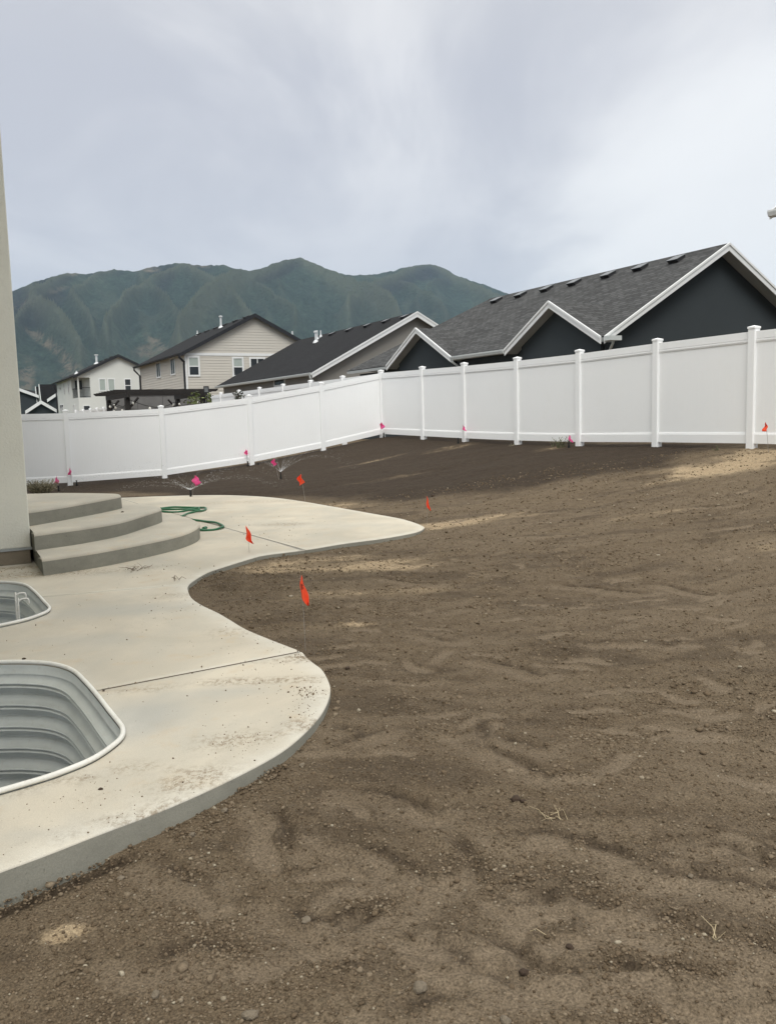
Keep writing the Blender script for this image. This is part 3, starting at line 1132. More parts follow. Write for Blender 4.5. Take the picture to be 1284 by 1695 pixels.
    scree = blobs([(85, 572, 45, 7, .62, 1), (125, 612, 30, 10, .75, 1), (45, 625, 12, 28, .2, .8), (110, 628, 20, 12, 0, .5), (262, 572, 26, 8, .75, .9), (245, 582, 22, 12, 0, .7), (45, 500, 22, 6, -.4, .8), (250, 446, 14, 5, 0, .9), (315, 440, 12, 3, 0, .6), (340, 441, 12, 3, 0, .7), (118, 453, 10, 4, 0, .8), (150, 640, 30, 10, .3, .5), (95, 480, 20, 4, -.3, .5), (520, 440, 20, 4, .6, .4)])
    spur_light = np.concatenate([np.clip(np.maximum(np.clip(spur / 70, 0, 1) ** 1.8, 0.35 * sstep(rn, .84, .98) * env), 0, 1), np.zeros((na, back - 1))], 1)
    idx = np.arange(na * n2_).reshape(na, n2_)
    quads = np.stack([idx[:-1, :-1].ravel(), idx[:-1, 1:].ravel(), idx[1:, 1:].ravel(), idx[1:, :-1].ravel()], 1)
    me = bpy.data.meshes.new('mountains')
    nv = X.size
    me.vertices.add(nv)
    me.vertices.foreach_set('co', np.stack([X.ravel(), Y.ravel(), Z.ravel()], 1).astype(np.float32).ravel())
    nq = len(quads)
    me.loops.add(nq * 4)
    me.loops.foreach_set('vertex_index', quads.ravel().astype(np.int32))
    me.polygons.add(nq)
    me.polygons.foreach_set('loop_start', np.arange(0, nq * 4, 4, dtype=np.int32))
    me.polygons.foreach_set('use_smooth', np.ones(nq, bool))
    me.update(calc_edges=True)
    bm = bmesh.new()
    bm.from_mesh(me)
    if sum(f.normal.z for f in bm.faces) < 0:
        bmesh.ops.reverse_faces(bm, faces=bm.faces)
    bm.to_mesh(me)
    bm.free()
    att = me.color_attributes.new('cover_light', 'FLOAT_COLOR', 'POINT')
    att.data.foreach_set('color', np.stack([forest.ravel(), scree.ravel(), spur_light.ravel(), np.ones(nv)], 1).astype(np.float32).ravel())
    me.materials.append(M['mountain'])
    o = bpy.data.objects.new('mountains', me)
    COL.objects.link(o)
    tag(o, 'scrub covered green mountain ridge with darker forest near its crest', None, None, 'structure')


build_mountain()


# ------------------------------------------------------------------ patio slab with joints, cut around the window wells
def build_patio():
    root = empty('patio', (0, 0, 0))
    tag(root, 'curved pale concrete patio with control joints round the back steps', None, None, 'structure')
    # joints as long lines
    J = []
    for a, b in (((163, 1142), (497, 1078)), ((50, 989), (311, 967)), ((202, 826), (499, 908)), ((352, 846), (492, 839))):
        p, q = atz(*a)[:2], atz(*b)[:2]
        d = (q - p) / np.hypot(*(q - p))
        J.append((p, d, np.array([-d[1], d[0]])))
    # boundary: outer outline then wells notched in from the house side (they touch the wall line)
    pts = []
    edges = []

    def ring(P):
        s0 = len(pts)
        for p in P:
            pts.append(Vector((float(p[0]), float(p[1]))))
        n = len(P)
        for i in range(n):
            edges.append((s0 + i, s0 + (i + 1) % n))
    ring(OUT)
    W2 = []
    for W_ in WELLS:
        c = W_.mean(0)
        ring(W_)
        W2.append(W_)
    gap = 0.005
    gaps = [0.012, 0.005, 0.007, 0.005]
    for (p, d, n), g in zip(J, gaps):
        for s_ in (-1, 1):
            i = len(pts)
            a = p - d * 12 + n * g * s_
            b = p + d * 12 + n * g * s_
            pts.append(Vector(a))
            pts.append(Vector(b))
            edges.append((i, i + 1))
    # interior points so that the top can roll gently
    xs = np.arange(-9, 3, 0.10)
    ys = np.arange(1.0, 19, 0.10)
    gx, gy = np.meshgrid(xs, ys)
    gx = gx.ravel() + rng.uniform(-.02, .02, gx.size)
    gy = gy.ravel() + rng.uniform(-.02, .02, gy.size)
    ok = inside(gx, gy, OUT) & (dist_poly(gx, gy, OUT) > 0.035)
    for W_ in WELLS:
        ok &= ~inside(gx, gy, W_)
        ok &= dist_poly(gx, gy, W_) > 0.035
    for (p, d, n) in J:
        ok &= np.abs((gx - p[0]) * n[0] + (gy - p[1]) * n[1]) > 0.05
    for a, b in zip(gx[ok], gy[ok]):
        pts.append(Vector((float(a), float(b))))
    r = geometry.delaunay_2d_cdt(pts, edges, [], 0, 1e-5)
    V = np.array([(p[0], p[1]) for p in r[0]])
    Fc = [f for f in r[2]]
    cen = np.array([V[list(f)].mean(0) for f in Fc])
    ok = inside(cen[:, 0], cen[:, 1], OUT)
    for W_ in WELLS:
        ok &= ~inside(cen[:, 0], cen[:, 1], W_)
    sd = [(cen[:, 0] - p[0]) * n[0] + (cen[:, 1] - p[1]) * n[1] for (p, d, n) in J]
    # slab ids: 0 near lobe, 1 middle, 2 by the steps, 3/4 far lobe halves
    sid = np.full(len(Fc), -1)
    low_ = (sd[0] < 0)
    for i in range(len(Fc)):
        if not ok[i]:
            continue
        if abs(sd[0][i]) < gaps[0] or (sd[0][i] > 0 and abs(sd[1][i]) < gaps[1]):
            continue
        if sd[0][i] < 0:
            sid[i] = 0
        elif sd[1][i] < 0:
            sid[i] = 1
        else:
            if abs(sd[2][i]) < gaps[2]:
                continue
            if sd[2][i] < 0:
                sid[i] = 2
            else:
                if abs(sd[3][i]) < gaps[3]:
                    continue
                sid[i] = 3 if sd[3][i] < 0 else 4
    for k in range(5):
        sel = [Fc[i] for i in range(len(Fc)) if sid[i] == k]
        if not sel:
            continue
        bm = bmesh.new()
        vm = {}
        for f in sel:
            fv = []
            for i in f:
                if i not in vm:
                    zz = 0.0025 * (float(vnoise(np.array([V[i][0] * .8]), np.array([V[i][1] * .8]), 4)[0]) - .5)
                    vm[i] = bm.verts.new((V[i][0], V[i][1], zz))
                fv.append(vm[i])
            try:
                bm.faces.new(fv)
            except ValueError:
                pass
        bm.normal_update()
        for f in bm.faces:
            if f.normal.z < 0:
                f.normal_flip()
            f.smooth = True
        bnd = [e_ for e_ in bm.edges if e_.is_boundary]
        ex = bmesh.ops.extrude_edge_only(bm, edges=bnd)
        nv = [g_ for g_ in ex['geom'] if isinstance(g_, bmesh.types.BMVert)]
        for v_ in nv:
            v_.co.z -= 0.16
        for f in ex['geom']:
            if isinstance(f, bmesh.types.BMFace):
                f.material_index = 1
                f.smooth = True
        # rounded arris
        top_b = [e_ for e_ in bnd if e_.is_valid]
        bmesh.ops.recalc_face_normals(bm, faces=bm.faces)
        if sum(f.normal.z for f in bm.faces) < 0:
            bmesh.ops.reverse_faces(bm, faces=bm.faces)
        res = bmesh.ops.bevel(bm, geom=top_b, offset=0.008, segments=2, affect='EDGES', profile=0.6, clamp_overlap=True, material=0)
        me = bpy.data.meshes.new('slab')
        bm.to_mesh(me)
        bm.free()
        vx = np.array([v_.co[:2] for v_ in me.vertices])
        ax, ay = vx[:, 0].copy(), vx[:, 1].copy()
        ed = dist_poly(ax, ay, OUT)
        nz = fbm(ax * 6, ay * 6, 3, 201)
        white = (1 - sstep(ed, .02, .16 + .12 * (nz - .5))) * .8
        wr = np.minimum(*[dist_poly(ax, ay, W_, False) for W_ in WELLS])
        white = np.maximum(white, .5 * (1 - sstep(wr, .03, .12)))
        smear = mask_px(ax, ay, [(350, 1130, .5, .035, .12, 0, .6), (470, 1125, .28, .07, .1, 0, .7), (495, 1090, .14, .10, 0, 0, .8), (517, 1148, .11, .05, .2, 0, 1.0), (385, 1225, .22, .10, .3, 0, .55), (325, 1290, .20, .12, .6, 0, .6), (250, 1345, .5, .06, .5, 0, .45),
                                 (500, 1200, .14, .10, .6, 0, .5), (250, 1140, .35, .05, .3, 0, .35), (70, 950, .8, .22, .2, 0, .5), (30, 940, .5, .10, .3, 0, .7), (470, 868, .5, .2, 0, 0, .45), (400, 1045, .3, .1, 0, 0, .35), (120, 1290, .5, .05, .4, 0, .4), (200, 945, .7, .12, .5, 0, .3), (450, 830, 1.6, .35, 0, 0, .35), (145, 1330, .25, .05, 0, 0, .4), (300, 985, .3, .15, 0, 0, .3)])
        grey = mask_px(ax, ay, [(230, 1190, .30, .35, 0, 0, .9), (330, 1150, .5, .12, .2, 0, .5), (200, 1010, .8, .25, .2, 0, .5), (120, 1060, .5, .2, 0, 0, .4), (560, 870, .9, .3, 0, 0, .3), (90, 1380, .5, .08, .3, 0, .5)])
        att = me.color_attributes.new('wear', 'FLOAT_COLOR', 'POINT')
        att.data.foreach_set('color', np.stack([white, smear, grey, np.ones(len(ax))], 1).astype(np.float32).ravel())
        me.materials.append(M['conc'])
        me.materials.append(M['conc_side'])
        o = bpy.data.objects.new('slab', me)
        COL.objects.link(o)
        o.parent = root
    # earth-filled bottom of the joints
    mb = MB()
    for (p, d, n), L0, L1, g in ((J[0], .02, 1.25, .012), (J[1], .05, 1.30, .005), (J[2], .05, 8.05, .007), (J[3], -.8, 1.33, .005)):
        a = p + d * L0
        b = p + d * L1
        dep = -0.004
        mb.add([(*(a - n * g), dep), (*(b - n * g), dep), (*(b + n * g), dep), (*(a + n * g), dep)], [(0, 1, 2, 3)])
    mb.build('joint_filler', M['joint_dirt'], root)


build_patio()


# ------------------------------------------------------------------ steps
def build_steps():
    root = empty('concrete_steps', (float(Acorner[0]), float(Acorner[1]), 0), TH)
    tag(root, 'three rounded grey concrete steps against the house corner with a dusty landing', 'steps')
    O = [[(0.0, -.92), (.12, -.895), (.256, -.845), (.606, -.72), (1.0, -.49), (1.44, -.15), (1.72, .15), (1.97, .55), (2.1, .95), (2.14, 1.35), (2.12, 1.9), (1.95, 2.4), (1.6, 2.9), (1.1, 3.3), (.5, 3.6), (0.0, 3.7)],
         [(0.0, -.32), (.12, -.27), (.5, -.10), (.97, .26), (1.37, .80), (1.68, 1.28), (1.74, 1.65), (1.62, 2.25), (1.2, 2.8), (.7, 3.15), (0.0, 3.35)],
         [(0.0, .38), (.12, .47), (.5, .82), (.96, 1.30), (1.24, 1.66), (1.29, 1.85), (1.2, 2.08), (.72, 2.62), (.32, 2.84), (0.0, 2.95)]]
    zs = [0.0, 0.18, 0.36, 0.54]
    for k, pts in enumerate(O):
        P = smooth_curve(pts, 6)
        z0, z1 = zs[k], zs[k + 1]
        bm = bmesh.new()
        x0 = 0.012 + 0.004 * (2 - k)
        poly = [(max(float(p[0]), x0), float(p[1])) for p in P]
        tv = [bm.verts.new((a + 0.004 * math.sin(b * 9 + k), b, z1 + 0.003 * math.sin(a * 3 + b * 2 + k))) for a, b in poly]
        bv = [bm.verts.new((a + 0.006 * math.sin(b * 5), b - 0.004, z0 - (0.02 if k else 0.03))) for a, b in poly]
        n = len(poly)
        top = bm.faces.new(tv)
        sides = []
        for i in range(n):
            f = bm.faces.new((tv[i], bv[i], bv[(i + 1) % n], tv[(i + 1) % n]))
            f.material_index = 1
            f.smooth = True
            sides.append(f)
        bm.normal_update()
        bmesh.ops.recalc_face_normals(bm, faces=bm.faces)
        if top.normal.z < 0:
            bmesh.ops.reverse_faces(bm, faces=bm.faces)
        te = [e_ for e_ in top.edges]
        r_ = bmesh.ops.bevel(bm, geom=te, offset=0.036, segments=4, affect='EDGES', profile=0.5, material=0)
        for f in r_['faces']:
            f.smooth = True
        me = bpy.data.meshes.new('step')
        bm.to_mesh(me)
        bm.free()
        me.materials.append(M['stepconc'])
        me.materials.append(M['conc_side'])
        o = bpy.data.objects.new('landing' if k == 2 else 'step', me)
        COL.objects.link(o)
        o.parent = root


build_steps()


# ------------------------------------------------------------------ own house
def build_own_house():
    root = empty('stucco_house', (float(Acorner[0]), float(Acorner[1]), 0), TH)
    tag(root, 'pale stucco house whose tall corner fills the left edge beside the steps', 'house')
    H = 8.3
    b = MB()
    b.prism([(-1.5, -7.6), (-1.5, 0.012), (-0.012, 0.012), (-0.012, 11.0), (-9, 11.0), (-9, -7.6)], 2, -0.3, 0.165)
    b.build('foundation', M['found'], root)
    b = MB()
    b.prism([(-1.488, -7.6), (-1.488, 0.0), (0, 0.0), (0, 11.0), (-9.02, 11.0), (-9.02, -7.6)], 2, 0.175, H)
    b.build('wall', M['stucco'], root, bevel=0.012)
    b = MB()
    b.prism([(-1.48, -7.6), (-1.48, -0.008), (0.008, -0.008), (0.008, 11.0), (-9.0, 11.0), (-9, -7.6)], 2, 0.150, 0.176)
    b.build('weep_screed', M['soffit'], root)
    b = MB()
    b.prism([(0.3, H), (-4.5, H + 2.4), (-4.5, H + 2.2), (0.3, H - .16)], 1, -8.0, 11.4)
    b.prism([(-4.5, H + 2.4), (-9.4, H), (-9.4, H - .16), (-4.5, H + 2.2)], 1, -8.0, 11.4)
    b.build('roof', M['blacktrim'], root)
    # a door on the hidden wall, above the landing
    b = MB()
    b.box(0.002, 1.2, 0.56, 0.05, 2.2, 2.65)
    b.build('door', M['trim'], root)


build_own_house()


# ------------------------------------------------------------------ window wells
def build_wells():
    labs = ['near galvanised window well with white rolled rim, lower left on the patio', 'farther window well by the steps with a white ladder hooked over its rim']
    for k, W_ in enumerate(WELLS):
        org = (float(W_[0][0]), float(W_[0][1]), 0.0)
        root = empty('window_well', org)
        tag(root, labs[k], 'window well', 'window wells along the house wall')
        n = len(W_)
        # inward normals
        c = W_.mean(0)
        N = []
        for i in range(n):
            t = W_[min(i + 1, n - 1)] - W_[max(i - 1, 0)]
            t = t / np.hypot(*t)
            nn = np.array([-t[1], t[0]])
            if nn @ (c - W_[i]) < 0:
                nn = -nn
            N.append(nn)
        zz = [0.0]
        offs = [0.012]
        z = -0.05
        prof = [(0.0, 0.012), (-0.055, 0.012), (-0.06, 0.018)]
        z = -0.06
        while z > -1.25:
            prof += [(z - .003, .012), (z - .040, .038), (z - .044, .058), (z - .052, .060), (z - .056, .040), (z - .063, .036), (z - .069, .058), (z - .077, .058), (z - .084, .030), (z - .120, .004), (z - .125, -.004), (z - .133, -.002), (z - .138, .012)]
            z -= 0.140
        prof.append((-1.45, .02))
        mb = MB()
        vs = []
        for (z_, o_) in prof:
            for i in range(n):
                p = W_[i] + N[i] * o_
                vs.append((p[0], p[1], z_))
        fs = []
        for a in range(len(prof) - 1):
            for i in range(n - 1):
                fs.append((a * n + i, a * n + i + 1, (a + 1) * n + i + 1, (a + 1) * n + i))
        mb.add(vs, fs)
        mb.build('corrugated_liner', M['galv'], root, org=org, smooth=True, fix=True)
        mb = MB()
        mb.tube([(p[0] + q[0] * .002, p[1] + q[1] * .002, 0.016) for p, q in zip(W_, N)], 0.0125, 10)
        mb.build('rolled_rim', M['rim'], root, org=org, smooth=True)
        mb = MB()
        mb.add([(p[0], p[1], -1.30) for p in W_], [tuple(range(n))])
        mb.build('gravel_bottom', M['gravel'], root, org=org)
    # ladder on the second well
    W_ = WELLS[1]
    base = hl(-0.262, -2.12)
    root = empty('escape_ladder', (float(base[0]), float(base[1]), 0), TH)
    tag(root, 'white metal escape ladder hooked over the rim of the farther window well', 'ladder')
    for s_ in (-.14, .14):
        mb = MB()
        pts = [(.035, s_, -.0), (.035, s_, .025), (.025, s_, .042), (.0, s_, .046), (-.025, s_, .04), (-.04, s_, .02), (-.048, s_, -.05), (-.05, s_, -1.25)]
        mb.tube([tuple(p) for p in smooth_curve(pts, 3)], 0.008, 8)
        mb.build('rail', M['rim'], root, smooth=True)
    for z in (-.25, -.55, -.85, -1.15):
        mb = MB()
        mb.tube([(-.048, -.14, z), (-.048, .14, z)], 0.011, 8)
        mb.build('rung', M['rim'], root, smooth=True)


build_wells()


# ------------------------------------------------------------------ vinyl fences
def fence(posts, label, normal_sign=1, height=1.86, skip_first=False, extra_last=False, pw=0.125, org=None, detail=True, rail_scale=1.0, gap=0.065):
    o0 = (float(posts[0][0][0]), float(posts[0][0][1]), float(posts[0][1]))
    root = empty('vinyl_fence', o0)
    tag(root, label, 'fence')
    for i, (p, z) in enumerate(posts):
        if skip_first and i == 0:
            continue
        if i < len(posts) - 1:
            d = posts[i + 1][0] - p
        else:
            d = p - posts[i - 1][0]
        an = math.atan2(d[1], d[0])
        R_ = Matrix.Rotation(an, 4, 'Z')
        h = pw / 2
        mb = MB()
        mb.box(-h, -h, -.35, h, h, height - .012)
        m4 = Matrix.Translation((float(p[0]) - o0[0], float(p[1]) - o0[1], float(z) - o0[2])) @ R_
        mb.v = [tuple(m4 @ Vector(v_)) for v_ in mb.v]
        po = mb.build('post', M['vinyl'], root, bevel=0.006)
        mb = MB()
        c = h + .008
        a, b_ = height - .030, height + 0.002
        mb.add([(-c, -c, a), (c, -c, a), (c, c, a), (-c, c, a), (-c, -c, b_), (c, -c, b_), (c, c, b_), (-c, c, b_), (0, 0, b_ + .022)],
               [(0, 3, 2, 1), (0, 1, 5, 4), (1, 2, 6, 5), (2, 3, 7, 6), (3, 0, 4, 7), (4, 5, 8), (5, 6, 8), (6, 7, 8), (7, 4, 8)])
        mb.v = [tuple(m4 @ Vector(v_)) for v_ in mb.v]
        mb.build('post_cap', M['vinyl'], po, bevel=0.003)
    for i in range(len(posts) - 1):
        (p, z), (q, zq) = posts[i], posts[i + 1]
        d = q - p
        L = float(np.hypot(*d))
        d = d / L
        nn = np.array([-d[1], d[0]])

        def P(s_, n_, zz):
            zz0 = z + (zq - z) * s_ / L
            w_ = p + d * s_ + nn * n_
            return (w_[0] - o0[0], w_[1] - o0[1], zz0 + zz - o0[2])
        a, b_ = pw / 2 - .003, L - pw / 2 + .003
        H = height - .07
        hh = .027
        for nm, prof in (('top_rail', [(0.0, H), (hh, H), (hh, H - .115), (hh - .007, H - .119), (hh - .007, H - .124), (hh, H - .128), (hh, H - .150), (hh - .005, H - .158), (hh - .005, H - .166), (hh - .010, H - .17), (.010, H - .17)]),
                         ('bottom_rail', [(.010, gap + .175), (hh - .012, gap + .175), (hh - .012, gap + .168), (hh - .004, gap + .160), (hh - .004, gap + .148), (hh, gap + .140), (hh, gap + .002), (hh - .004, gap), (0.0, gap)])):
            full = prof + [(-x, y) for x, y in reversed(prof)]
            # drop duplicates on the centre line
            full2 = []
            for t_ in full:
                if not full2 or (abs(full2[-1][0] - t_[0]) > 1e-6 or abs(full2[-1][1] - t_[1]) > 1e-6):
                    full2.append(t_)
            if abs(full2[0][0] - full2[-1][0]) < 1e-6 and abs(full2[0][1] - full2[-1][1]) < 1e-6:
                full2.pop()
            n = len(full2)
            mb = MB()
            mb.add([P(a, x, y) for x, y in full2] + [P(b_, x, y) for x, y in full2],
                   [tuple(range(n)), tuple(range(2 * n - 1, n - 1, -1))] + [(k, k + n, (k + 1) % n + n, (k + 1) % n) for k in range(n)])
            mb.build(nm, M['vinyl'], root)
        # tongue-and-groove infill
        zt, zb = H - .16, gap + .165
        mb = MB()
        nb = max(2, round((b_ - a) / 0.15)) if detail else 1
        wv = (b_ - a) / nb
        for sgn in (1, -1):
            xs = []
            for k in range(nb):
                s0 = a + k * wv
                xs += [(s0, .0098), (s0 + .004, .011), (s0 + wv - .004, .011)]
            xs.append((b_, .0085))
            bow = [0.004 * math.sin(k * 1.3 + i * 2) for k in range(len(xs))]
            m_ = len(xs)
            mb.add([P(x, sgn * y, zt) for x, y in xs] + [P(x, sgn * y, zb) for x, y in xs], [(k, k + 1, k + 1 + m_, k + m_) if sgn < 0 else (k + 1, k, k + m_, k + 1 + m_) for k in range(m_ - 1)])
        mb.build('panel', M['vinyl'], root, fix=False)
    return root


fence(RP, 'white vinyl privacy fence on the right, level top, in front of the dark gabled house')
fence(LP, 'white vinyl privacy fence on the left, sloping up from the house to the yard corner', skip_first=True)
EP = []
for k in range(0, 12):
    EP.append((CORNER + U2 * 2.62 * k, 0.88 - 0.012 * k))
fence(EP, 'white vinyl fence of the neighbouring lots, only its top and caps showing beyond the corner', skip_first=True, detail=False)
XP = []
pa, pb = aty(126, 679, 57.0), aty(182, 672.5, 62.0)
pc = aty(130, 678.5, 57)
for k in range(0, 6):
    t = k / 5
    XP.append((pa[:2] * (1 - t) + pb[:2] * t, (pa[2] * (1 - t) + pb[2] * t) - 1.86))
fence(XP, 'distant white vinyl fence whose caps show below the white house', detail=False)


# ------------------------------------------------------------------ houses beyond the fences
def uv_slope(o, ang_axis='auto'):
    """planar UVs on every face: u along the horizontal, v up the slope (metres)"""
    me = o.data
    uvl = me.uv_layers.new(name='UVMap')
    for p in me.polygons:
        n = p.normal
        h = Vector((-n.y, n.x, 0))
        if h.length < 1e-3:
            h = Vector((1, 0, 0))
        h.normalize()
        s_ = n.cross(h)
        for li in p.loop_indices:
            c = me.vertices[me.loops[li].vertex_index].co
            uvl.data[li].uv = (c.dot(h), c.dot(s_))


class House:
    def __init__(s, name, corner_px, Y, label, cat='house'):
        s.o = aty(corner_px[0], corner_px[1], Y)
        s.g = 0.6
        s.root = empty(name, (float(s.o[0]), float(s.o[1]), s.g), TH)
        s.ze = float(s.o[2]) - s.g
        tag(s.root, label, cat)

    def hit(s, px, py, axis, val):
        d = ray(px, py)
        org = np.array([s.o[0], s.o[1], s.g])
        rel = CAM - org
        R3 = np.array([[V2[0], V2[1], 0], [U2[0], U2[1], 0], [0, 0, 1.0]])
        c = R3 @ rel
        dd_ = R3 @ d
        t = (val - c[axis]) / dd_[axis]
        return c + dd_ * t

    def gable_roof(s, W, zr, L, mat, t=.14, y0=0.0, hip=0.0, soffit='soffit', notches=()):
        w_ = W / 2
        ze = s.ze
        k = (zr - ze) / w_
        s.w, s.zr, s.L, s.W, s.k = w_, zr, L, W, k
        mb = MB()
        if hip:
            edge_ = []
            for (yc, hw, rise) in sorted(notches, reverse=True):
                xr = rise / k
                edge_ += [(0, yc + hw, ze), (xr, yc, ze + rise), (0, yc - hw, ze)]
            lp = [(0, y0, ze), (w_, y0, zr), (w_, L, zr), (0, L + hip, ze)] + edge_
            mb.slab(lp, .03)
            o1 = mb.build('roof', mat, s.root)
            uv_slope(o1)
            mb = MB()
            mb.slab([(a + .0, max(b, .03), c - .034) for a, b, c in lp], t - .035)
            mb.build('soffit', M[soffit], s.root)
            mb = MB()
            mb.slab([(W, y0, ze), (W, L + hip, ze), (w_, L, zr), (w_, y0, zr)], .03)
            uv_slope(mb.build('roof', mat, s.root))
            mb = MB()
            mb.slab([(0, L + hip, ze), (w_, L, zr), (W, L + hip, ze)], .03)
            uv_slope(mb.build('roof', mat, s.root))
        else:
            mb.slab([(0, y0, ze), (w_, y0, zr), (w_, L, zr), (0, L, ze)], .03)
            uv_slope(mb.build('roof', mat, s.root))
            mb = MB()
            mb.slab([(W, y0, ze), (W, L, ze), (w_, L, zr), (w_, y0, zr)], .03)
            uv_slope(mb.build('roof', mat, s.root))
        mb = MB()
        Ls = L
        if hip:
            mb.prism([(w_, zr - .035), (W - .02, ze - .035), (W - .02, ze - t), (w_, zr - t)], 1, y0 + .03, Ls - .03)
        else:
            mb.prism([(0.02, ze - .035), (w_, zr - .035), (W - .02, ze - .035), (W - .02, ze - t), (w_, zr - t), (.02, ze - t)], 1, y0 + .03, Ls - .03)
        mb.build('soffit', M[soffit], s.root)

    def ridge_cap(s, mat, y0, y1):
        mb = MB()
        k = s.k
        mb.prism([(s.w - .16, s.zr - .16 * k + .006), (s.w, s.zr + .012), (s.w + .16, s.zr - .16 * k + .006), (s.w, s.zr - .01)], 1, y0, y1)
        uv_slope(mb.build('ridge_cap', mat, s.root))

    def rakes(s, mat, h=.24, y=-.03, yy=None, double=True):
        w_, W, ze, zr = s.w, s.W, s.ze, s.zr
        ys = [(y, y + .03)] if yy is None else yy
        for (a, b_) in ys:
            for pts in ([(-.02, ze), (w_, zr + .02), (w_, zr - h), (-.02, ze - h)], [(w_, zr + .02), (W + .02, ze), (W + .02, ze - h), (w_, zr - h)]):
                mb = MB()
                mb.prism(pts, 1, a, b_)
                if double:
                    q = [(p[0], p[1] + .003) for p in pts[:2]] + [(pts[1][0], pts[1][1] - h * .32), (pts[0][0], pts[0][1] - h * .32)]
                    mb.prism(q, 1, a - .028, a + .001)
                mb.build('rake_board', mat, s.root)

    def gable_wall(s, mat, inset=.4, y=.35, L=None, base=-.6, name='wall'):
        """closed body: pentagon gable profile extruded along the ridge"""
        L = L or s.L - .35
        zu = lambda x: s.ze + s.k * min(x, s.W - x) - .15
        mb = MB()
        mb.prism([(inset, base), (inset, zu(inset)), (s.w, zu(s.w)), (s.W - inset, zu(inset)), (s.W - inset, base)], 1, y, L)
        return mb.build(name, mat, s.root)

    def roof_vent(s, x, y, mat=None):
        z = s.ze + s.k * x
        a = math.atan(s.k)
        ca, sa = math.cos(a), math.sin(a)
        mb = MB()

        def P(u_, v_, h_):       # u along slope, v along ridge, h normal
            return (x + u_ * ca - h_ * sa, y + v_, z + u_ * sa + h_ * ca)
        wv = .19
        mb.add([P(-.16, -wv, 0), P(.16, -wv, 0), P(.16, wv, 0), P(-.16, wv, 0), P(-.2, -wv, .11), P(.18, -wv, .07), P(.18, wv, .07), P(-.2, wv, .11)],
               [(0, 3, 2, 1), (0, 1, 5, 4), (1, 2, 6, 5), (2, 3, 7, 6), (3, 0, 4, 7), (4, 5, 6, 7)])
        o = mb.build('roof_vent', M['vent'], s.root)
        mb = MB()
        mb.add([P(-.215, -wv - .02, .113), P(.19, -wv - .02, .072), P(.19, wv + .02, .072), P(-.215, wv + .02, .113), P(-.215, -wv - .02, .128), P(.19, -wv - .02, .087), P(.19, wv + .02, .087), P(-.215, wv + .02, .128)],
               [(0, 3, 2, 1), (0, 1, 5, 4), (1, 2, 6, 5), (2, 3, 7, 6), (3, 0, 4, 7), (4, 5, 6, 7)])
        mb.build('vent_hood', M['ventcap'], o)

    def pipe(s, x, y, h, r=.04, cap=False):
        z = s.ze + s.k * min(x, s.W - x)
        mb = MB()
        mb.tube([(x, y, z - .05), (x, y, z + h)], r, 10)
        o = mb.build('vent_pipe', M['pipe'], s.root, smooth=False)
        mb = MB()
        mb.tube([(x, y, z - .06), (x, y, z + .05), (x, y, z + .14)], [r * 3.0, r * 2.2, r * 1.1], 10)
        mb.build('flashing', M['pipe'], o)
        if cap:
            mb = MB()
            mb.tube([(x, y, z + h), (x, y, z + h + .02), (x, y, z + h + .11), (x, y, z + h + .13)], [r * 1.2, r * 1.9, r * 1.9, r * 1.2], 10)
            mb.build('pipe_cap', M['pipe'], o)

    def window(s, x0, z0, x1, z1, face, at, sash='h', blinds=True, fr=.09, frame_mat='trim', both_dark=False):
        """face 1: window on plane y=at looking -y ; face 0: on plane x=at looking -x"""
        if x0 > x1:
            x0, x1 = x1, x0
        if z0 > z1:
            z0, z1 = z1, z0

        def bx(mb, a0, c0, a1, c1, d0, d1):
            if face == 1:
                mb.box(a0, at - d1, c0, a1, at - d0, c1)
            else:
                mb.box(at - d1, a0, c0, at - d0, a1, c1)
        mb = MB()
        bx(mb, x0 - fr, z0 - fr, x1 + fr, z0, 0, .05)
        bx(mb, x0 - fr, z1, x1 + fr, z1 + fr, 0, .05)
        bx(mb, x0 - fr, z0, x0, z1, 0, .05)
        bx(mb, x1, z0, x1 + fr, z1, 0, .05)
        if sash == 'h':
            zm = (z0 + z1) / 2
            bx(mb, x0, zm - .035, x1, zm + .035, 0, .035)
        if sash == 'v':
            xm = (x0 + x1) / 2
            bx(mb, xm - .03, z0, xm + .03, z1, 0, .035)
        f = mb.build('window', M[frame_mat], s.root)
        if sash == 'h':
            zm = (z0 + z1) / 2
            rects = [(x0, z0, x1, zm - .035, 'glass'), (x0, zm + .035, x1, z1, 'blind' if blinds else 'glass')]
        elif sash == 'v':
            xm = (x0 + x1) / 2
            rects = [(x0, z0, xm - .03, z1, 'glass'), (xm + .03, z0, x1, z1, 'blind' if blinds else 'glass')]
        else:
            rects = [(x0, z0, x1, z1, 'blind' if blinds else 'glass')]
        for r_ in rects:
            mb = MB()
            bx(mb, r_[0], r_[1], r_[2], r_[3], -.005, .012)
            mb.build('pane', M[r_[4]], f)

    def gutter(s, y0, y1, mat='gutter', x=0.0):
        mb = MB()
        ze = s.ze
        mb.prism([(x - .02, ze - .015), (x - .13, ze - .005), (x - .13, ze - .04), (x - .10, ze - .12), (x - .02, ze - .14)], 1, y0, y1)
        mb.build('gutter', M[mat], s.root)

    def downspout(s, pts, mat='gutter', r=.038):
        mb = MB()
        mb.tube(pts, r, 6)
        mb.build('downspout', M[mat], s.root)


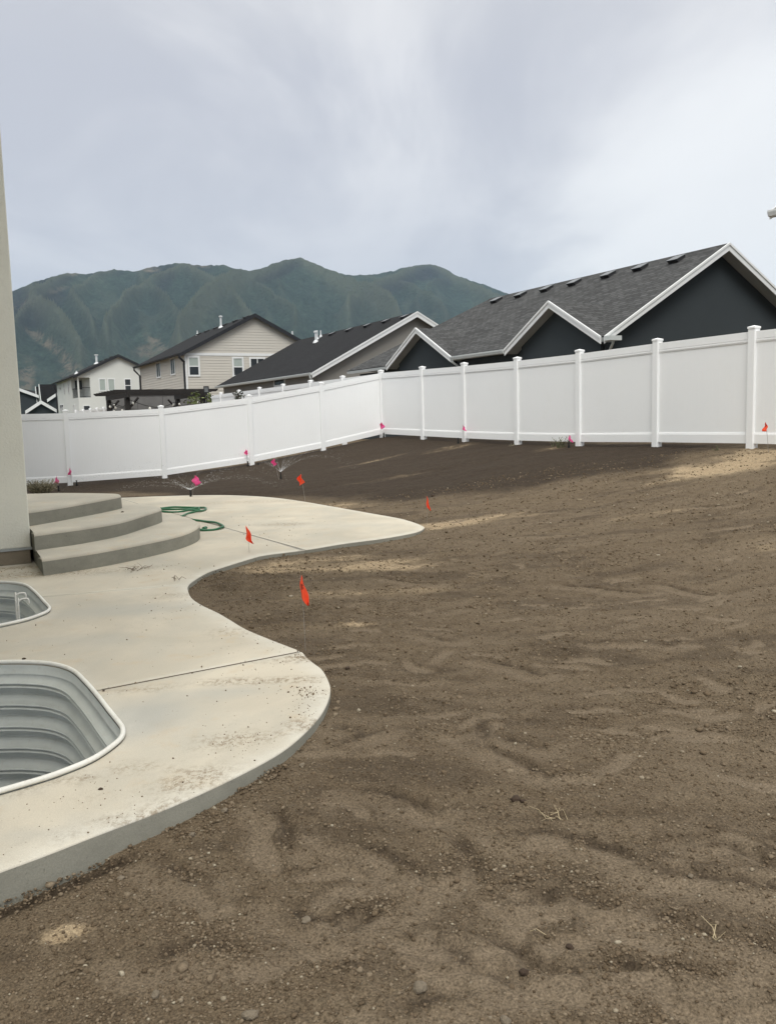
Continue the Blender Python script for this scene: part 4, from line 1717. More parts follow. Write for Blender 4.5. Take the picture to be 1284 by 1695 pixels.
def lap_siding(house, poly_fn, z0, z1, face, at, course=.16, mat='siding'):
    """real lapped courses clipped to a profile: poly_fn(z) -> (a0, a1)"""
    mb = MB()
    z = z0
    while z < z1 - .01:
        zt = min(z + course, z1)
        a0, a1 = poly_fn(z)
        b0, b1 = poly_fn(zt)
        if a1 - a0 > .05:
            if b1 - b0 < 0:
                b0 = b1 = (b0 + b1) / 2
            if face == 1:
                mb.add([(a0, at - .026, z), (a1, at - .026, z), (b1, at - .004, zt), (b0, at - .004, zt), (a0, at, z), (a1, at, z)], [(0, 1, 2, 3), (4, 5, 1, 0)])
            else:
                mb.add([(at - .026, a0, z), (at - .026, a1, z), (at - .004, b1, zt), (at - .004, b0, zt), (at, a0, z), (at, a1, z)], [(0, 1, 2, 3), (4, 5, 1, 0)])
        z = zt
    o = mb.build('lap_siding', M[mat], house.root)
    o['kind'] = 'stuff'
    return o


# --- dark gabled house (right)
hd = House('gabled_house', (1000, 556), 23.0, 'dark slate house with white rakes and grey shingles, nearest behind the right fence')
ap = hd.hit(1205, 403, 1, 0.0)
a1 = hd.hit(910, 500, 0, 0.0)
l1 = hd.hit(838, 583, 0, 0.0)
a3 = hd.hit(690, 544, 0, 0.0)
r3 = hd.hit(748, 597, 0, 0.0)
NOT = [((l1[1] + .03) / 2 + .05, (l1[1] - .1) / 2, a1[2] - hd.ze), (a3[1], a3[1] - r3[1], a3[2] - hd.ze)]
hd.gable_roof(2 * ap[0], ap[2], 12.0, M['shingle_grey'], hip=4.2, notches=NOT)
hd.ridge_cap(M['shingle_grey'], 0.0, 12.0)
hd.rakes(M['trim'], h=.20)
wob = MB()
zu = lambda x: hd.ze + hd.k * min(x, hd.W - x) - .15
wob.prism([(.42, -.6), (.42, zu(.42)), (hd.w, zu(hd.w)), (hd.W - .42, zu(.42)), (hd.W - .42, -.6)], 1, .42, 11.9)
wob.prism([(.42, -.6), (.42, hd.ze - .16), (hd.W - .42, hd.ze - .16), (hd.W - .42, -.6)], 1, 11.9, 15.8)
wob.build('wall', M['darkstucco'], hd.root)


def cross_gable(h, yc, hw, rise, xf=-.03, wall_x=.30, ov=.06):
    ze = h.ze
    zr = ze + rise
    xr = rise / h.k
    kk = rise / hw
    for sg in (-1, 1):
        mb = MB()
        e0 = (xf, yc + sg * hw, ze)
        mb.slab([(xf, yc + sg * hw, ze + .012), (xf, yc, zr + .012), (xr, yc, zr + .012), (0.03, yc + sg * hw, ze + .012)], .03)
        uv_slope(mb.build('gable_roof', M['shingle_grey'], h.root))
        mb = MB()
        pts = [(yc + sg * (hw + .02), ze), (yc, zr + .035), (yc, zr - .165), (yc + sg * (hw + .02), ze - .20)]
        mb.prism(pts, 0, xf - .03, xf)
        q = [(pts[0][0], pts[0][1] + .003), (pts[1][0], pts[1][1] + .003), (pts[1][0], pts[1][1] - .06), (pts[0][0], pts[0][1] - .06)]
        mb.prism(q, 0, xf - .058, xf - .029)
        mb.build('rake_board', M['trim'], h.root)
        mb = MB()
        mb.slab([(xf + .005, yc + sg * (hw - .02), ze - .05), (xf + .005, yc, zr - .05), (wall_x + .1, yc, zr - .05), (wall_x + .1, yc + sg * (hw - .02), ze - .05)], .1)
        mb.build('soffit', M['soffit'], h.root)
    mb = MB()
    b0 = hw - .38
    mb.prism([(yc - b0, -.6), (yc - b0, zr - kk * b0 - .16), (yc, zr - .16), (yc + b0, zr - kk * b0 - .16), (yc + b0, -.6)], 0, wall_x, wall_x + 1.0)
    mb.build('gable_wall', M['darkstucco'], h.root)


for n_ in NOT:
    cross_gable(hd, *n_)
hd.gutter(l1[1] + .05, r3[1] - .05)
hd.gutter(-.25, -.04, x=.10)
mb = MB()
mb.box(-.05, -.28, hd.ze - .13, .34, -.06, hd.ze - .01)
mb.build('gutter', M['gutter'], hd.root)
hd.downspout([(.16, -.16, hd.ze - .12), (.16, -.14, hd.ze - .2), (.26, .12, hd.ze - .40), (.33, .36, hd.ze - .46), (.33, .36, -.5)])
hd.downspout([(-.07, r3[1] - .15, hd.ze - .1), (-.07, r3[1] - .15, hd.ze - .2), (.2, r3[1] - .25, hd.ze - .42), (.38, r3[1] - .25, hd.ze - .5), (.38, r3[1] - .25, -.5)])
for px, py in ((822, 493), (862, 485), (905, 475), (951, 464), (1007, 450), (1060, 438.5), (1120, 425)):
    # on the near slope, close below the ridge
    q = hd.hit(px, py, 0, hd.w - .42)
    hd.roof_vent(hd.w - .42, q[1])

# --- taupe house with charcoal roof (middle)
hc = House('gabled_house', (517, 616.5), 42.0, 'taupe stucco house with white rakes and a charcoal roof, behind the yard corner')
ap = hc.hit(690, 516, 1, 0.0)
hc.gable_roof(2 * ap[0], ap[2], 16.4, M['shingle_black'])
hc.rakes(M['trim'], h=.26)
hc.gable_wall(M['beigestucco'])
hc.gutter(.0, 16.3)
hc.downspout([(-.07, .12, hc.ze - .1), (-.07, .12, hc.ze - .25), (.25, .25, hc.ze - .55), (.36, .3, hc.ze - .62), (.36, .3, -.5)], r=.05)
for px, py in ((550, 548), (578, 541), (608, 534), (639, 526), (670, 519)):
    q = hc.hit(px, py + 1.5, 0, hc.w - .5)
    hc.roof_vent(hc.w - .5, q[1])
q = hc.hit(523, 562, 0, hc.w - 1.3)
hc.pipe(hc.w - 1.3, q[1], .55, .07, True)
q = hc.hit(531, 556, 0, hc.w - .45)
hc.pipe(hc.w - .45, q[1], .4, .04)
q = hc.hit(525, 556, 0, hc.w - .8)
hc.pipe(hc.w - .8, q[1], .55, .05)
q0, q1 = hc.hit(455, 628, 0, .4), hc.hit(472, 636, 0, .4)
hc.window(q1[1], q1[2], q0[1], q0[2], 0, .4, 'none', False)

# --- greige two-storey house with lap siding
hb = House('two_storey_house', (299, 584), 60.0, 'greige two storey house with lap siding and black roof, tallest on the left')
ap = hb.hit(422, 519, 1, 0.0)
hb.gable_roof(2 * ap[0], ap[2], 15.9, M['shingle_black'], soffit='blacktrim')
hb.rakes(M['blacktrim'], h=.26, double=False)
hb.gable_wall(M['siding'])
q = hb.hit(400, 587, 1, .35)
zband = q[2]
kx = hb.k
prof = lambda z: (.42, hb.W - .42) if z < hb.ze + kx * .42 - .15 else (max(.42, (z + .15 - hb.ze) / kx), min(hb.W - .42, hb.W - (z + .15 - hb.ze) / kx))
lap_siding(hb, prof, -.3, zband - .08, 1, .35, .19)
lap_siding(hb, prof, zband + .08, hb.zr - .2, 1, .35, .19)
lap_siding(hb, lambda z: (.5, 15.3), -.3, hb.ze - .18, 0, .40, .19)
mb = MB()
mb.box(.40, .30, zband - .09, hb.W - .4, .35, zband + .09)
mb.build('band_board', M['trim'], hb.root)
mb = MB()
mb.box(.37, .315, -.5, .50, .35, zband - .095)
mb.box(.365, .32, -.5, .40, .50, hb.ze - .17)
mb.build('corner_trim', M['trim'], hb.root)
for (x0, y0, x1, y1, sash, bl) in ((313, 592, 329, 620.5, 'h', True), (386.5, 593.5, 401.5, 621, 'h', True), (415, 594, 437, 607, 'v', False)):
    p, q = hb.hit(x0, y0, 1, .33), hb.hit(x1, y1, 1, .33)
    hb.window(p[0], p[2], q[0], q[2], 1, .33, sash, bl, fr=.12)
for (x0, y0, x1, y1) in ((259.5, 602, 266.5, 623), (283, 595, 290.5, 618)):
    p, q = hb.hit(x0, y0, 0, .38), hb.hit(x1, y1, 0, .38)
    hb.window(p[1], p[2], q[1], q[2], 0, .38, 'v', False, fr=.10)
hb.gutter(0, 15.9, 'blacktrim')
hb.downspout([(-.08, .1, hb.ze - .1), (-.08, .1, hb.ze - .3), (.3, .3, hb.ze - .6), (.30, .42, hb.ze - .7), (.30, .42, -.5)], 'blacktrim', .075)
hb.downspout([(-.08, 15.6, hb.ze - .1), (-.08, 15.6, hb.ze - .3), (.3, 15.3, hb.ze - .8), (.30, 15.3, -.5)], 'blacktrim', .075)
for px, py in ((330, 556.5), (343, 549.5), (358, 541), (373, 534.5), (390, 528), (408, 522.5)):
    q = hb.hit(px, py + 1, 0, hb.w - .5)
    hb.roof_vent(hb.w - .5, q[1])
q = hb.hit(366, 538, 0, hb.w - .9)
hb.pipe(hb.w - .9, q[1], .75, .075, True)
q = hb.hit(327, 552, 0, hb.w - .4)
hb.pipe(hb.w - .4, q[1], .35, .05)
q = hb.hit(484, 556, 1, .8)
hb.pipe(min(q[0], hb.W - .5), .8, .5, .06)

# --- white two-storey house with corner balcony
ha = House('two_storey_house', (121.5, 622), 90.0, 'white stucco two storey house with a recessed corner balcony, far left')
ap = ha.hit(196, 586.5, 1, 0.0)
ha.gable_roof(2 * ap[0], ap[2], 18.5, M['shingle_black'], soffit='blacktrim')
ha.rakes(M['blacktrim'], h=.28, double=False)
mb = MB()
zu2 = lambda x: ha.ze + ha.k * min(x, ha.W - x) - .15
fy = .35
x0 = .42
p1, p2 = ha.hit(130.5, 625, 1, fy), ha.hit(151, 658, 1, fy)      # balcony front opening
bx0, bx1, bz0, bz1 = p1[0], p2[0], p2[2], min(p1[2], ha.ze + ha.k * p1[0] - .25)
s1, s2 = ha.hit(118, 626, 0, x0), ha.hit(124.2, 660, 0, x0)
by0, by1 = s2[1], s1[1]
dep = max(by1, 3.0)
mb.prism([(x0, -.6), (x0, bz0), (ha.W - .42, bz0), (ha.W - .42, -.6)], 1, fy, 18)                       # lower body
mb.prism([(bx1, bz0 + .0), (bx1, zu2(bx1)), (ha.w, zu2(ha.w)), (ha.W - .42, zu2(.42)), (ha.W - .42, bz0)], 1, fy, 18)   # right of the balcony
mb.prism([(x0, bz0), (x0, zu2(x0)), (bx1, zu2(bx1)), (bx1, bz0)], 1, dep, 18)                            # behind the balcony
mb.build('wall', M['whitewall'], ha.root)
mb = MB()
mb.box(x0, fy, bz0, bx0, fy + (bx0 - x0), zu2(x0) - .02)
mb.build('balcony_post', M['whitewall'], ha.root)
mb = MB()
mb.prism([(x0 + .01, bz1 + .0), (x0 + .01, zu2(x0)), (bx1 - .01, zu2(bx1)), (bx1 - .01, bz1)], 1, fy + .01, fy + .25)
mb.build('balcony_header', M['whitewall'], ha.root)
mb = MB()
mb.tube([(bx0, fy + .08, bz0 + 1.05), (bx1, fy + .08, bz0 + 1.05)], .035, 6)
mb.tube([(bx0, fy + .08, bz0 + .1), (bx1, fy + .08, bz0 + .1)], .03, 6)
mb.tube([(x0 + .08, fy + bx0 - x0, bz0 + 1.05), (x0 + .08, dep, bz0 + 1.05)], .035, 6)
for k in range(12):
    y_ = fy + bx0 - x0 + .1 + k * (dep - fy - bx0 + x0) / 12
    mb.tube([(x0 + .08, y_, bz0 + .05), (x0 + .08, y_, bz0 + 1.05)], .015, 4)
for k in range(20):
    x_ = bx0 + .05 + k * (bx1 - bx0) / 20
    mb.tube([(x_, fy + .08, bz0 + .05), (x_, fy + .08, bz0 + 1.05)], .007, 4)
mb.build('balcony_rail', M['blacktrim'], ha.root)
ha.window(bx0 + .2, bz0 + 1.0, bx0 + .95, bz0 + 2.0, 1, dep, 'none', False, fr=.04)
for (a, b_, c, d) in ((165, 628, 175, 646), (179.5, 628, 190, 646), (207, 628, 217, 648)):
    p, q = ha.hit(a, b_, 1, fy), ha.hit(c, d, 1, fy)
    ha.window(p[0], p[2], q[0], q[2], 1, fy, 'none' if a < 200 else 'h', a < 200, fr=.10)
p, q = ha.hit(139, 672, 1, fy), ha.hit(149, 676, 1, fy)
ha.window(p[0], p[2], q[0], q[2] - .8, 1, fy, 'none', False, fr=.06)
for (a, b_, c, d, bl) in ((99.5, 636, 101.2, 645, True), (105.8, 634, 108, 652, True), (113, 631, 115.5, 650, True)):
    p, q = ha.hit(a, b_, 0, x0), ha.hit(c, d, 0, x0)
    ha.window(p[1], p[2], q[1], q[2], 0, x0, 'h', bl, fr=.05)
for (a, c) in ((100, 106), (122.5, 125.0)):
    p, q = ha.hit(a, 671, 0, x0), ha.hit(c, 680, 0, x0)
    ha.window(p[1], p[2], q[1], q[2], 0, x0, 'v', False, fr=.06)
ha.gutter(0, 18.5, 'blacktrim')
ha.downspout([(-.08, 18.2, ha.ze - .1), (.1, 18.0, ha.ze - .6), (.30, 17.9, ha.ze - 1.0), (.30, 17.9, -.5)], 'blacktrim', .09)
q = ha.hit(160.5, 601, 0, ha.w - 1.1)
ha.pipe(ha.w - 1.1, q[1], .9, .12, True)
q = ha.hit(127, 614, 0, .9)
ha.pipe(.9, q[1], .3, .09)
for px, py in ((168, 597), (176, 593.5), (184, 590)):
    q = ha.hit(px, py, 0, ha.w - .5)
    ha.roof_vent(ha.w - .5, q[1])

# --- two-storey house at the right edge: only its eave corner reaches into the frame
he = House('two_storey_house', (1276, 349), 18.0, 'two storey house at the right edge, only its grey eave corner showing above the fence')
he.gable_roof(9.0, he.ze + 2.6, 0.0, M['shingle_grey'], y0=-11.0)
he.L = 0.0
mb = MB()
mb.prism([(.45, -.6), (.45, he.ze - .18), (8.55, he.ze - .18), (8.55, -.6)], 1, -10.5, -.45)
mb.build('wall', M['beigestucco'], he.root)
he.gutter(-11, 0.0, 'trim')
mb = MB()
mb.prism([(-.02, he.ze + .01), (4.5, he.ze + 2.61), (4.5, he.ze + 2.4), (-.02, he.ze - .17)], 1, .0, .03)
mb.build('rake_board', M['trim'], he.root)


# --- far dark houses beside the own house's corner
def far_house(px, py, Y, Wd, rise, L, label, rot=TH, dormers=()):
    o = aty(px, py, Y)
    root = empty('far_house', (float(o[0]), float(o[1]), .5), rot)
    tag(root, label, 'house')
    ze = o[2] - .5
    w_ = Wd / 2
    zr = ze + rise
    for sg in (0, 1):
        mb = MB()
        if sg == 0:
            mb.slab([(0, 0, ze), (w_, 0, zr), (w_, L, zr), (0, L, ze)], .12)
        else:
            mb.slab([(Wd, 0, ze), (Wd, L, ze), (w_, L, zr), (w_, 0, zr)], .12)
        uv_slope(mb.build('roof', M['shingle_black'], root))
        mb = MB()
        pts = [(-.05, ze + .02), (w_, zr + .03), (w_, zr - .4), (-.05, ze - .4)] if sg == 0 else [(w_, zr + .03), (Wd + .05, ze + .02), (Wd + .05, ze - .4), (w_, zr - .4)]
        mb.prism(pts, 1, -.08, -.01)
        mb.build('rake_board', M['trim'], root)
    mb = MB()
    mb.prism([(.4, -.6), (.4, ze - .2 + rise / w_ * .4), (w_, zr - .2), (Wd - .4, ze - .2 + rise / w_ * .4), (Wd - .4, -.6)], 1, .4, L - .4)
    mb.build('wall', M['darkstucco'], root)
    for (yc, hw, rs) in dormers:
        for sg in (-1, 1):
            mb = MB()
            mb.slab([(-.6, yc + sg * hw, ze - .4), (-.6, yc, ze - .4 + rs), (w_ * .8, yc, ze - .4 + rs), (w_ * .2, yc + sg * hw, ze - .4)], .1)
            uv_slope(mb.build('dormer_roof', M['shingle_black'], root))
            mb = MB()
            mb.prism([(yc + sg * hw, ze - .4), (yc, ze - .4 + rs + .03), (yc, ze - .9 + rs), (yc + sg * (hw - .22), ze - .4)], 0, -.72, -.62)
            mb.build('rake_board', M['gutter'], root)
        mb = MB()
        mb.prism([(yc - hw * .8, -.5), (yc - hw * .8, ze - .3), (yc, ze - .5 + rs), (yc + hw * .8, ze - .3), (yc + hw * .8, -.5)], 0, -.4, .6)
        mb.build('dormer_wall', M['soffit'], root)
    return root


far_house(-10, 661, 125, 7.2, 1.5, 14, 'far dark house at the wall corner with a white rake descending right', rot=math.radians(12))
far_house(43, 680, 105, 3.6, 1.2, 5, 'far dark house lowest behind the fence with a white rake rising right', rot=math.radians(20))
far_house(79, 661, 120, 9.0, 3.0, 16, 'far dark house with two steep grey gables left of the white house', rot=math.radians(27), dormers=((3.2, 1.3, 2.6), (8.6, 1.2, 2.5)))


# ------------------------------------------------------------------ pergola, privacy wall, string lights
def build_pergola():
    Pn = aty(213, 697, 30.0)[:2]
    root = empty('pergola', (float(Pn[0]), float(Pn[1]), 0), TH)
    tag(root, 'dark stained wooden pergola showing above the left fence', 'pergola')
    zt = float(aty(213, 650, 30.0)[2])
    LX, LY = 2.65, 3.66
    for x in (0, LX):
        for y in (0, LY):
            mb = MB()
            mb.box(x - .085, y - .085, -.3, x + .085, y + .085, zt - .16)
            mb.build('post', M['pergola'], root, bevel=.008)
    for x in (0, LX):
        mb = MB()
        mb.box(x - .05, -.35, zt - .16, x + .05, LY + .35, zt + .0)
        mb.build('beam', M['pergola'], root)
    for k in range(8):
        y = -.25 + k * (LY + .5) / 7
        mb = MB()
        mb.prism([(-.5, zt + .06), (-.42, zt + .002), (LX + .42, zt + .002), (LX + .5, zt + .06), (LX + .5, zt + .10), (-.5, zt + .10)], 1, y - .025, y + .025)
        mb.build('rafter', M['pergola'], root)
    for x, y in ((0, 0), (LX, 0), (0, LY), (LX, LY)):
        for s_ in (1,):
            mb = MB()
            dx = .38 if x == 0 else -.38
            mb.tube([(x, y, zt - .6), (x + dx, y, zt - .17)], .04, 4)
            mb.build('brace', M['pergola'], root)
    sp = empty('string_lights', (float(Pn[0]), float(Pn[1]), 0), TH)
    tag(sp, 'string of small white bulbs draped under the pergola beams', 'string lights')
    runs = [((0, LY, zt - .25), (0, 0, zt - .25)), ((0, 0, zt - .2), (LX, 0, zt - .22)), ((0, LY, zt - .2), (LX, LY, zt - .22)), ((LX, LY, zt - .2), (LX, 0, zt - .2)), ((0, LY, zt - .3), (LX, 0, zt - .3))]
    mb = MB()
    bulbs = []
    for a, b_ in runs:
        pts = []
        for k in range(15):
            t = k / 14
            p = Vector(a).lerp(Vector(b_), t)
            p.z -= .34 * 4 * t * (1 - t)
            pts.append(p)
            if k % 3 == 1:
                bulbs.append(p)
        mb.tube(pts, .012, 4)
    mb.build('cord', M['blackplastic'], sp)
    b0 = None
    for p in bulbs:
        if b0 is None:
            m2_ = MB()
            m2_.tube([(0, 0, -.02), (0, 0, -.04), (0, 0, -.075), (0, 0, -.11), (0, 0, -.125)], [.018, .035, .048, .035, .01], 8)
            b0 = m2_.build('bulb', M['bulb'], sp, smooth=True)
            b0.location = p
        else:
            c = b0.copy()
            COL.objects.link(c)
            c.location = p
    # speaker box
    q = aty(342, 651, 29.5)
    r = empty('speaker_box', (float(q[0]), float(q[1]), float(q[2])), math.radians(10))
    tag(r, 'small black box light tilted on a short pole right of the pergola', 'light')
    mb = MB()
    mb.box(-.09, -.08, 0.0, .09, .08, .24)
    c = mb.build('housing', M['blacktrim'], r, bevel=.01)
    mb = MB()
    mb.box(-.06, -.095, .04, .06, -.079, .20)
    mb.build('lens', M['ventcap'], c)
    mb = MB()
    mb.tube([(0, 0, 0), (-.02, 0, -2.6)], .03, 6)
    mb.build('pole', M['blacktrim'], r)


build_pergola()


def build_privacy_wall():
    a = aty(187, 690, 36.0)
    root = empty('privacy_wall', (float(a[0]), float(a[1]), 0), TH)
    tag(root, 'grey panel wall standing behind the dark pergola', 'wall')
    zt = float(aty(250, 655, 36.5)[2])
    W = 4.2
    for k in range(4):
        mb = MB()
        x0 = k * W / 4
        mb.box(x0 + .006, 0, -.3, x0 + W / 4 - .006, .12, zt - .0)
        mb.build('panel', M['greywall'], root, bevel=.006)
    mb = MB()
    mb.box(-.02, -.02, zt + .001, W + .02, .14, zt + .05)
    mb.build('coping', M['greywall'], root)
    mb = MB()
    mb.box(-.16, -.03, -.3, -.03, .15, zt - .1)
    mb.build('end_trim', M['trim'], root)


build_privacy_wall()


# ------------------------------------------------------------------ small plants
def sapling(px, py, Y, h, spread, n, mat, name, label, leaf=.07, base=0.4, stem=True):
    q = aty(px, py, Y)
    zb = base
    root = empty(name, (float(q[0]), float(q[1]), zb))
    tag(root, label, 'tree' if h > 1.2 else 'plant')
    H = float(q[2]) - zb
    rnd = random.Random(int(px * 7))
    if stem:
        mb = MB()
        mb.tube([(0, 0, -.1), (.02, 0, H * .5), (0, .02, H)], [.022, .016, .007], 6)
        for k in range(9):
            a = rnd.uniform(0, 6.28)
            z0 = H - h * rnd.uniform(.2, 1.0)
            mb.tube([(0, 0, z0), (spread * .7 * math.cos(a), spread * .7 * math.sin(a), z0 + rnd.uniform(.05, .25))], [.008, .003], 4)
        mb.build('trunk' if h > 1.2 else 'stem', M['bark'], root)
    mb = MB()
    for k in range(n):
        a = rnd.uniform(0, 6.28)
        z0 = H - h * rnd.random()
        cl = rnd.choice([0.0, .35, .7])
        r = spread * math.sqrt(rnd.random()) * (0.5 + 0.5 * math.sin(z0 * 9 + cl * 7 + a))
        c = Vector((r * math.cos(a), r * math.sin(a), z0 + .06))
        d = Vector((rnd.uniform(-1, 1), rnd.uniform(-1, 1), rnd.uniform(-1, .4))).normalized()
        s_ = d.cross(Vector((rnd.uniform(-1, 1), rnd.uniform(-1, 1), rnd.uniform(-1, 1)))).normalized()
        l = leaf * rnd.uniform(.6, 1.3)
        mb.add([c, c + d * l * .5 + s_ * l * .28, c + d * l, c + d * l * .5 - s_ * l * .28], [(0, 1, 2, 3)])
    mb.build('crown' if h > 1.2 else 'leaves', mat, root, fix=False)


sapling(324, 651, 26.0, 1.3, .22, 210, M['leaf'], 'young_tree', 'yellow green young tree just behind the fence below the greige house', .12)
sapling(317, 659, 26.3, .5, .2, 60, M['leaf'], 'small_shrub', 'low yellow green shrub left of the young tree', .10)
sapling(347, 655, 27.0, 1.25, .14, 110, M['leaf'], 'young_tree', 'thinner young tree right of the pergola light', .11)
sapling(393, 651, 30.0, .35, .30, 90, M['darkleaf'], 'small_shrub', 'dark leaved shrub peeking over the fence between two caps', .12)


def near_fence(px, py, left, off=.13):
    inward = np.array([-ld[1], ld[0]]) if left else -V2
    if inward @ (np.array([0.0, 5.0]) - CORNER) < 0:
        inward = -inward
    p2, _ = on_line(px, py, CORNER + inward * off, ld if left else -U2)
    return np.array([p2[0], p2[1], float(base_z(np.array([p2[0]]), np.array([p2[1]]))[0])])


def weed(px, py, z, n, h, spread, mat, label, name='dry_weed', lean=0.6):
    if px > 700:
        p = near_fence(px, py, False, .22)
    else:
        p = atz(px, py, z)
    root_z = float(base_z(np.array([p[0]]), np.array([p[1]]))[0])
    rnd = random.Random(int(px))
    mb = MB()
    for k in range(n):
        a = rnd.uniform(0, 6.28)
        r0 = spread * .45 * math.sqrt(rnd.random())
        x0_, y0_ = r0 * math.cos(a), r0 * math.sin(a)
        a2 = rnd.uniform(0, 6.28)
        L = h * rnd.uniform(.5, 1.1)
        pts = []
        for j in range(4):
            t = j / 3
            pts.append((x0_ + math.cos(a2) * spread * lean * t * t + rnd.uniform(-.01, .01), y0_ + math.sin(a2) * spread * lean * t * t, -.03 + L * (t - .25 * t * t)))
        mb.tube(pts, [.0045, .004, .003, .002], 3, caps=False)
        for j in range(5):
            b = Vector(pts[rnd.choice((1, 2, 3))])
            d = Vector((rnd.uniform(-1, 1), rnd.uniform(-1, 1), rnd.uniform(-.2, 1))).normalized()
            s_ = d.cross(Vector((0, 0, 1))).normalized()
            l = rnd.uniform(.02, .06)
            mb.add([b, b + d * l * .5 + s_ * .007, b + d * l, b + d * l * .5 - s_ * .007], [(0, 1, 2, 3)])
    o = mb.build(name, mat, None, fix=False)
    o.location = (float(p[0]), float(p[1]), root_z)
    tag(o, label, 'weed')
    return o


weed(69, 816, 0.0, 380, .46, .36, M['dryweed'], 'bushy dry weed clump at the house corner behind the landing')
weed(60, 816, 0.0, 90, .40, .20, M['darkleaf'], 'dark green weed tight against the stucco house corner')
weed(928, 734, .80, 22, .28, .20, M['greenweed'], 'green grass tuft under the right fence beside a pink flag', 'grass_tuft')
weed(1186, 737, .83, 5, .16, .10, M['greenweed'], 'tiny green sprig at the foot of the right fence', 'grass_tuft')
weed(915, 733, .80, 4, .22, .06, M['greenweed'], 'two thin grass blades left of the green tuft', 'grass_tuft')
weed(846, 733, .80, 6, .08, .10, M['dryweed'], 'small dry tuft by a fence post of the right fence', 'grass_tuft')


# dried twig bundle and straw litter
def litter(px, py, z, n, L, label, mat, name, r=.0022, cat='twig'):
    p = atz(px, py, z)
    rnd = random.Random(int(px + py))
    mb = MB()
    for k in range(n):
        a = rnd.uniform(0, 6.28)
        x0_, y0_ = rnd.gauss(0, L * .3), rnd.gauss(0, L * .18)
        l = L * rnd.uniform(.4, 1)
        pts = [(x0_, y0_, .003 + rnd.uniform(0, .01)), (x0_ + math.cos(a) * l * .5, y0_ + math.sin(a) * l * .5, .012 + rnd.uniform(0, .03)), (x0_ + math.cos(a + .4) * l, y0_ + math.sin(a + .4) * l, .008 + rnd.uniform(0, .05))]
        mb.tube(pts, [r, r * .8, r * .5], 4)
    o = mb.build(name, mat)
    o.location = (float(p[0]), float(p[1]), max(float(p[2]), 0.0) if z >= 0 else float(ground_layers(np.array([p[0]]), np.array([p[1]]))[0][0]))
    tag(o, label, cat)


litter(226, 944, 0, 14, .16, 'dried twiggy sprig lying on the patio below the steps', M['twig'], 'dry_sprig', .0028)
litter(292, 961, 0, 6, .07, 'crumbled bit of dry leaf on the patio near the dirt notch', M['twig'], 'dry_sprig', .0035)
litter(915, 1352, -.06, 12, .07, 'little heap of pale straw among the footprints right of centre', M['straw'], 'straw_litter', .0011, 'straw')
litter(877, 1538, -.08, 1, .06, 'single pale straw stalk in the lower right footprints', M['straw'], 'straw_litter', .0014, 'straw')
litter(1190, 1557, -.07, 3, .07, 'forked pale straw stalk near the lower right edge', M['straw'], 'straw_litter', .0014, 'straw')
litter(1000, 828, .22, 5, .55, 'long pale dry stalks lying on the damp soil before the right fence', M['straw'], 'dry_stalk', .006, 'straw')
litter(930, 813, .25, 6, .6, 'group of pale dry stalks on the soil right of the orange flag', M['straw'], 'dry_stalk', .006, 'straw')
litter(1063, 826, .26, 2, .4, 'short dry stalk pair on the soil towards the tan mound', M['straw'], 'dry_stalk', .005, 'straw')


# ------------------------------------------------------------------ clods and stones
def ico():
    bm = bmesh.new()
    bmesh.ops.create_icosphere(bm, subdivisions=1, radius=1.0)
    v_ = np.array([tuple(x.co) for x in bm.verts])
    f = np.array([[l.index for l in fc.verts] for fc in bm.faces])
    bm.free()
    return v_, f


IV, IF = ico()


def crumb_mesh(name, x, y, z, s_, IVx, IFx, mat, lift=.25):
    n = len(x)
    base = IVx[None] * s_[:, None, None] * (1 + rng.uniform(-.35, .35, (n, len(IVx), 1)))
    base[:, :, 0] *= rng.uniform(.8, 1.45, n)[:, None]
    base[:, :, 2] *= rng.uniform(.55, .95, n)[:, None]
    an = rng.uniform(0, 6.28, n)
    ca, sa = np.cos(an)[:, None], np.sin(an)[:, None]
    bx = base[:, :, 0] * ca - base[:, :, 1] * sa
    by = base[:, :, 0] * sa + base[:, :, 1] * ca
    V = np.stack([bx + x[:, None], by + y[:, None], base[:, :, 2] + (z + s_ * lift)[:, None]], 2).reshape(-1, 3)
    Fq = (IFx[None] + (np.arange(n) * len(IVx))[:, None, None]).reshape(-1, 3)
    me = bpy.data.meshes.new(name)
    me.vertices.add(len(V))
    me.vertices.foreach_set('co', V.astype(np.float32).ravel())
    me.loops.add(Fq.size)
    me.loops.foreach_set('vertex_index', Fq.astype(np.int32).ravel())
    me.polygons.add(len(Fq))
    me.polygons.foreach_set('loop_start', np.arange(0, Fq.size, 3, dtype=np.int32))
    me.update(calc_edges=True)
    me.materials.append(mat)
    o = bpy.data.objects.new(name, me)
    COL.objects.link(o)
    return o


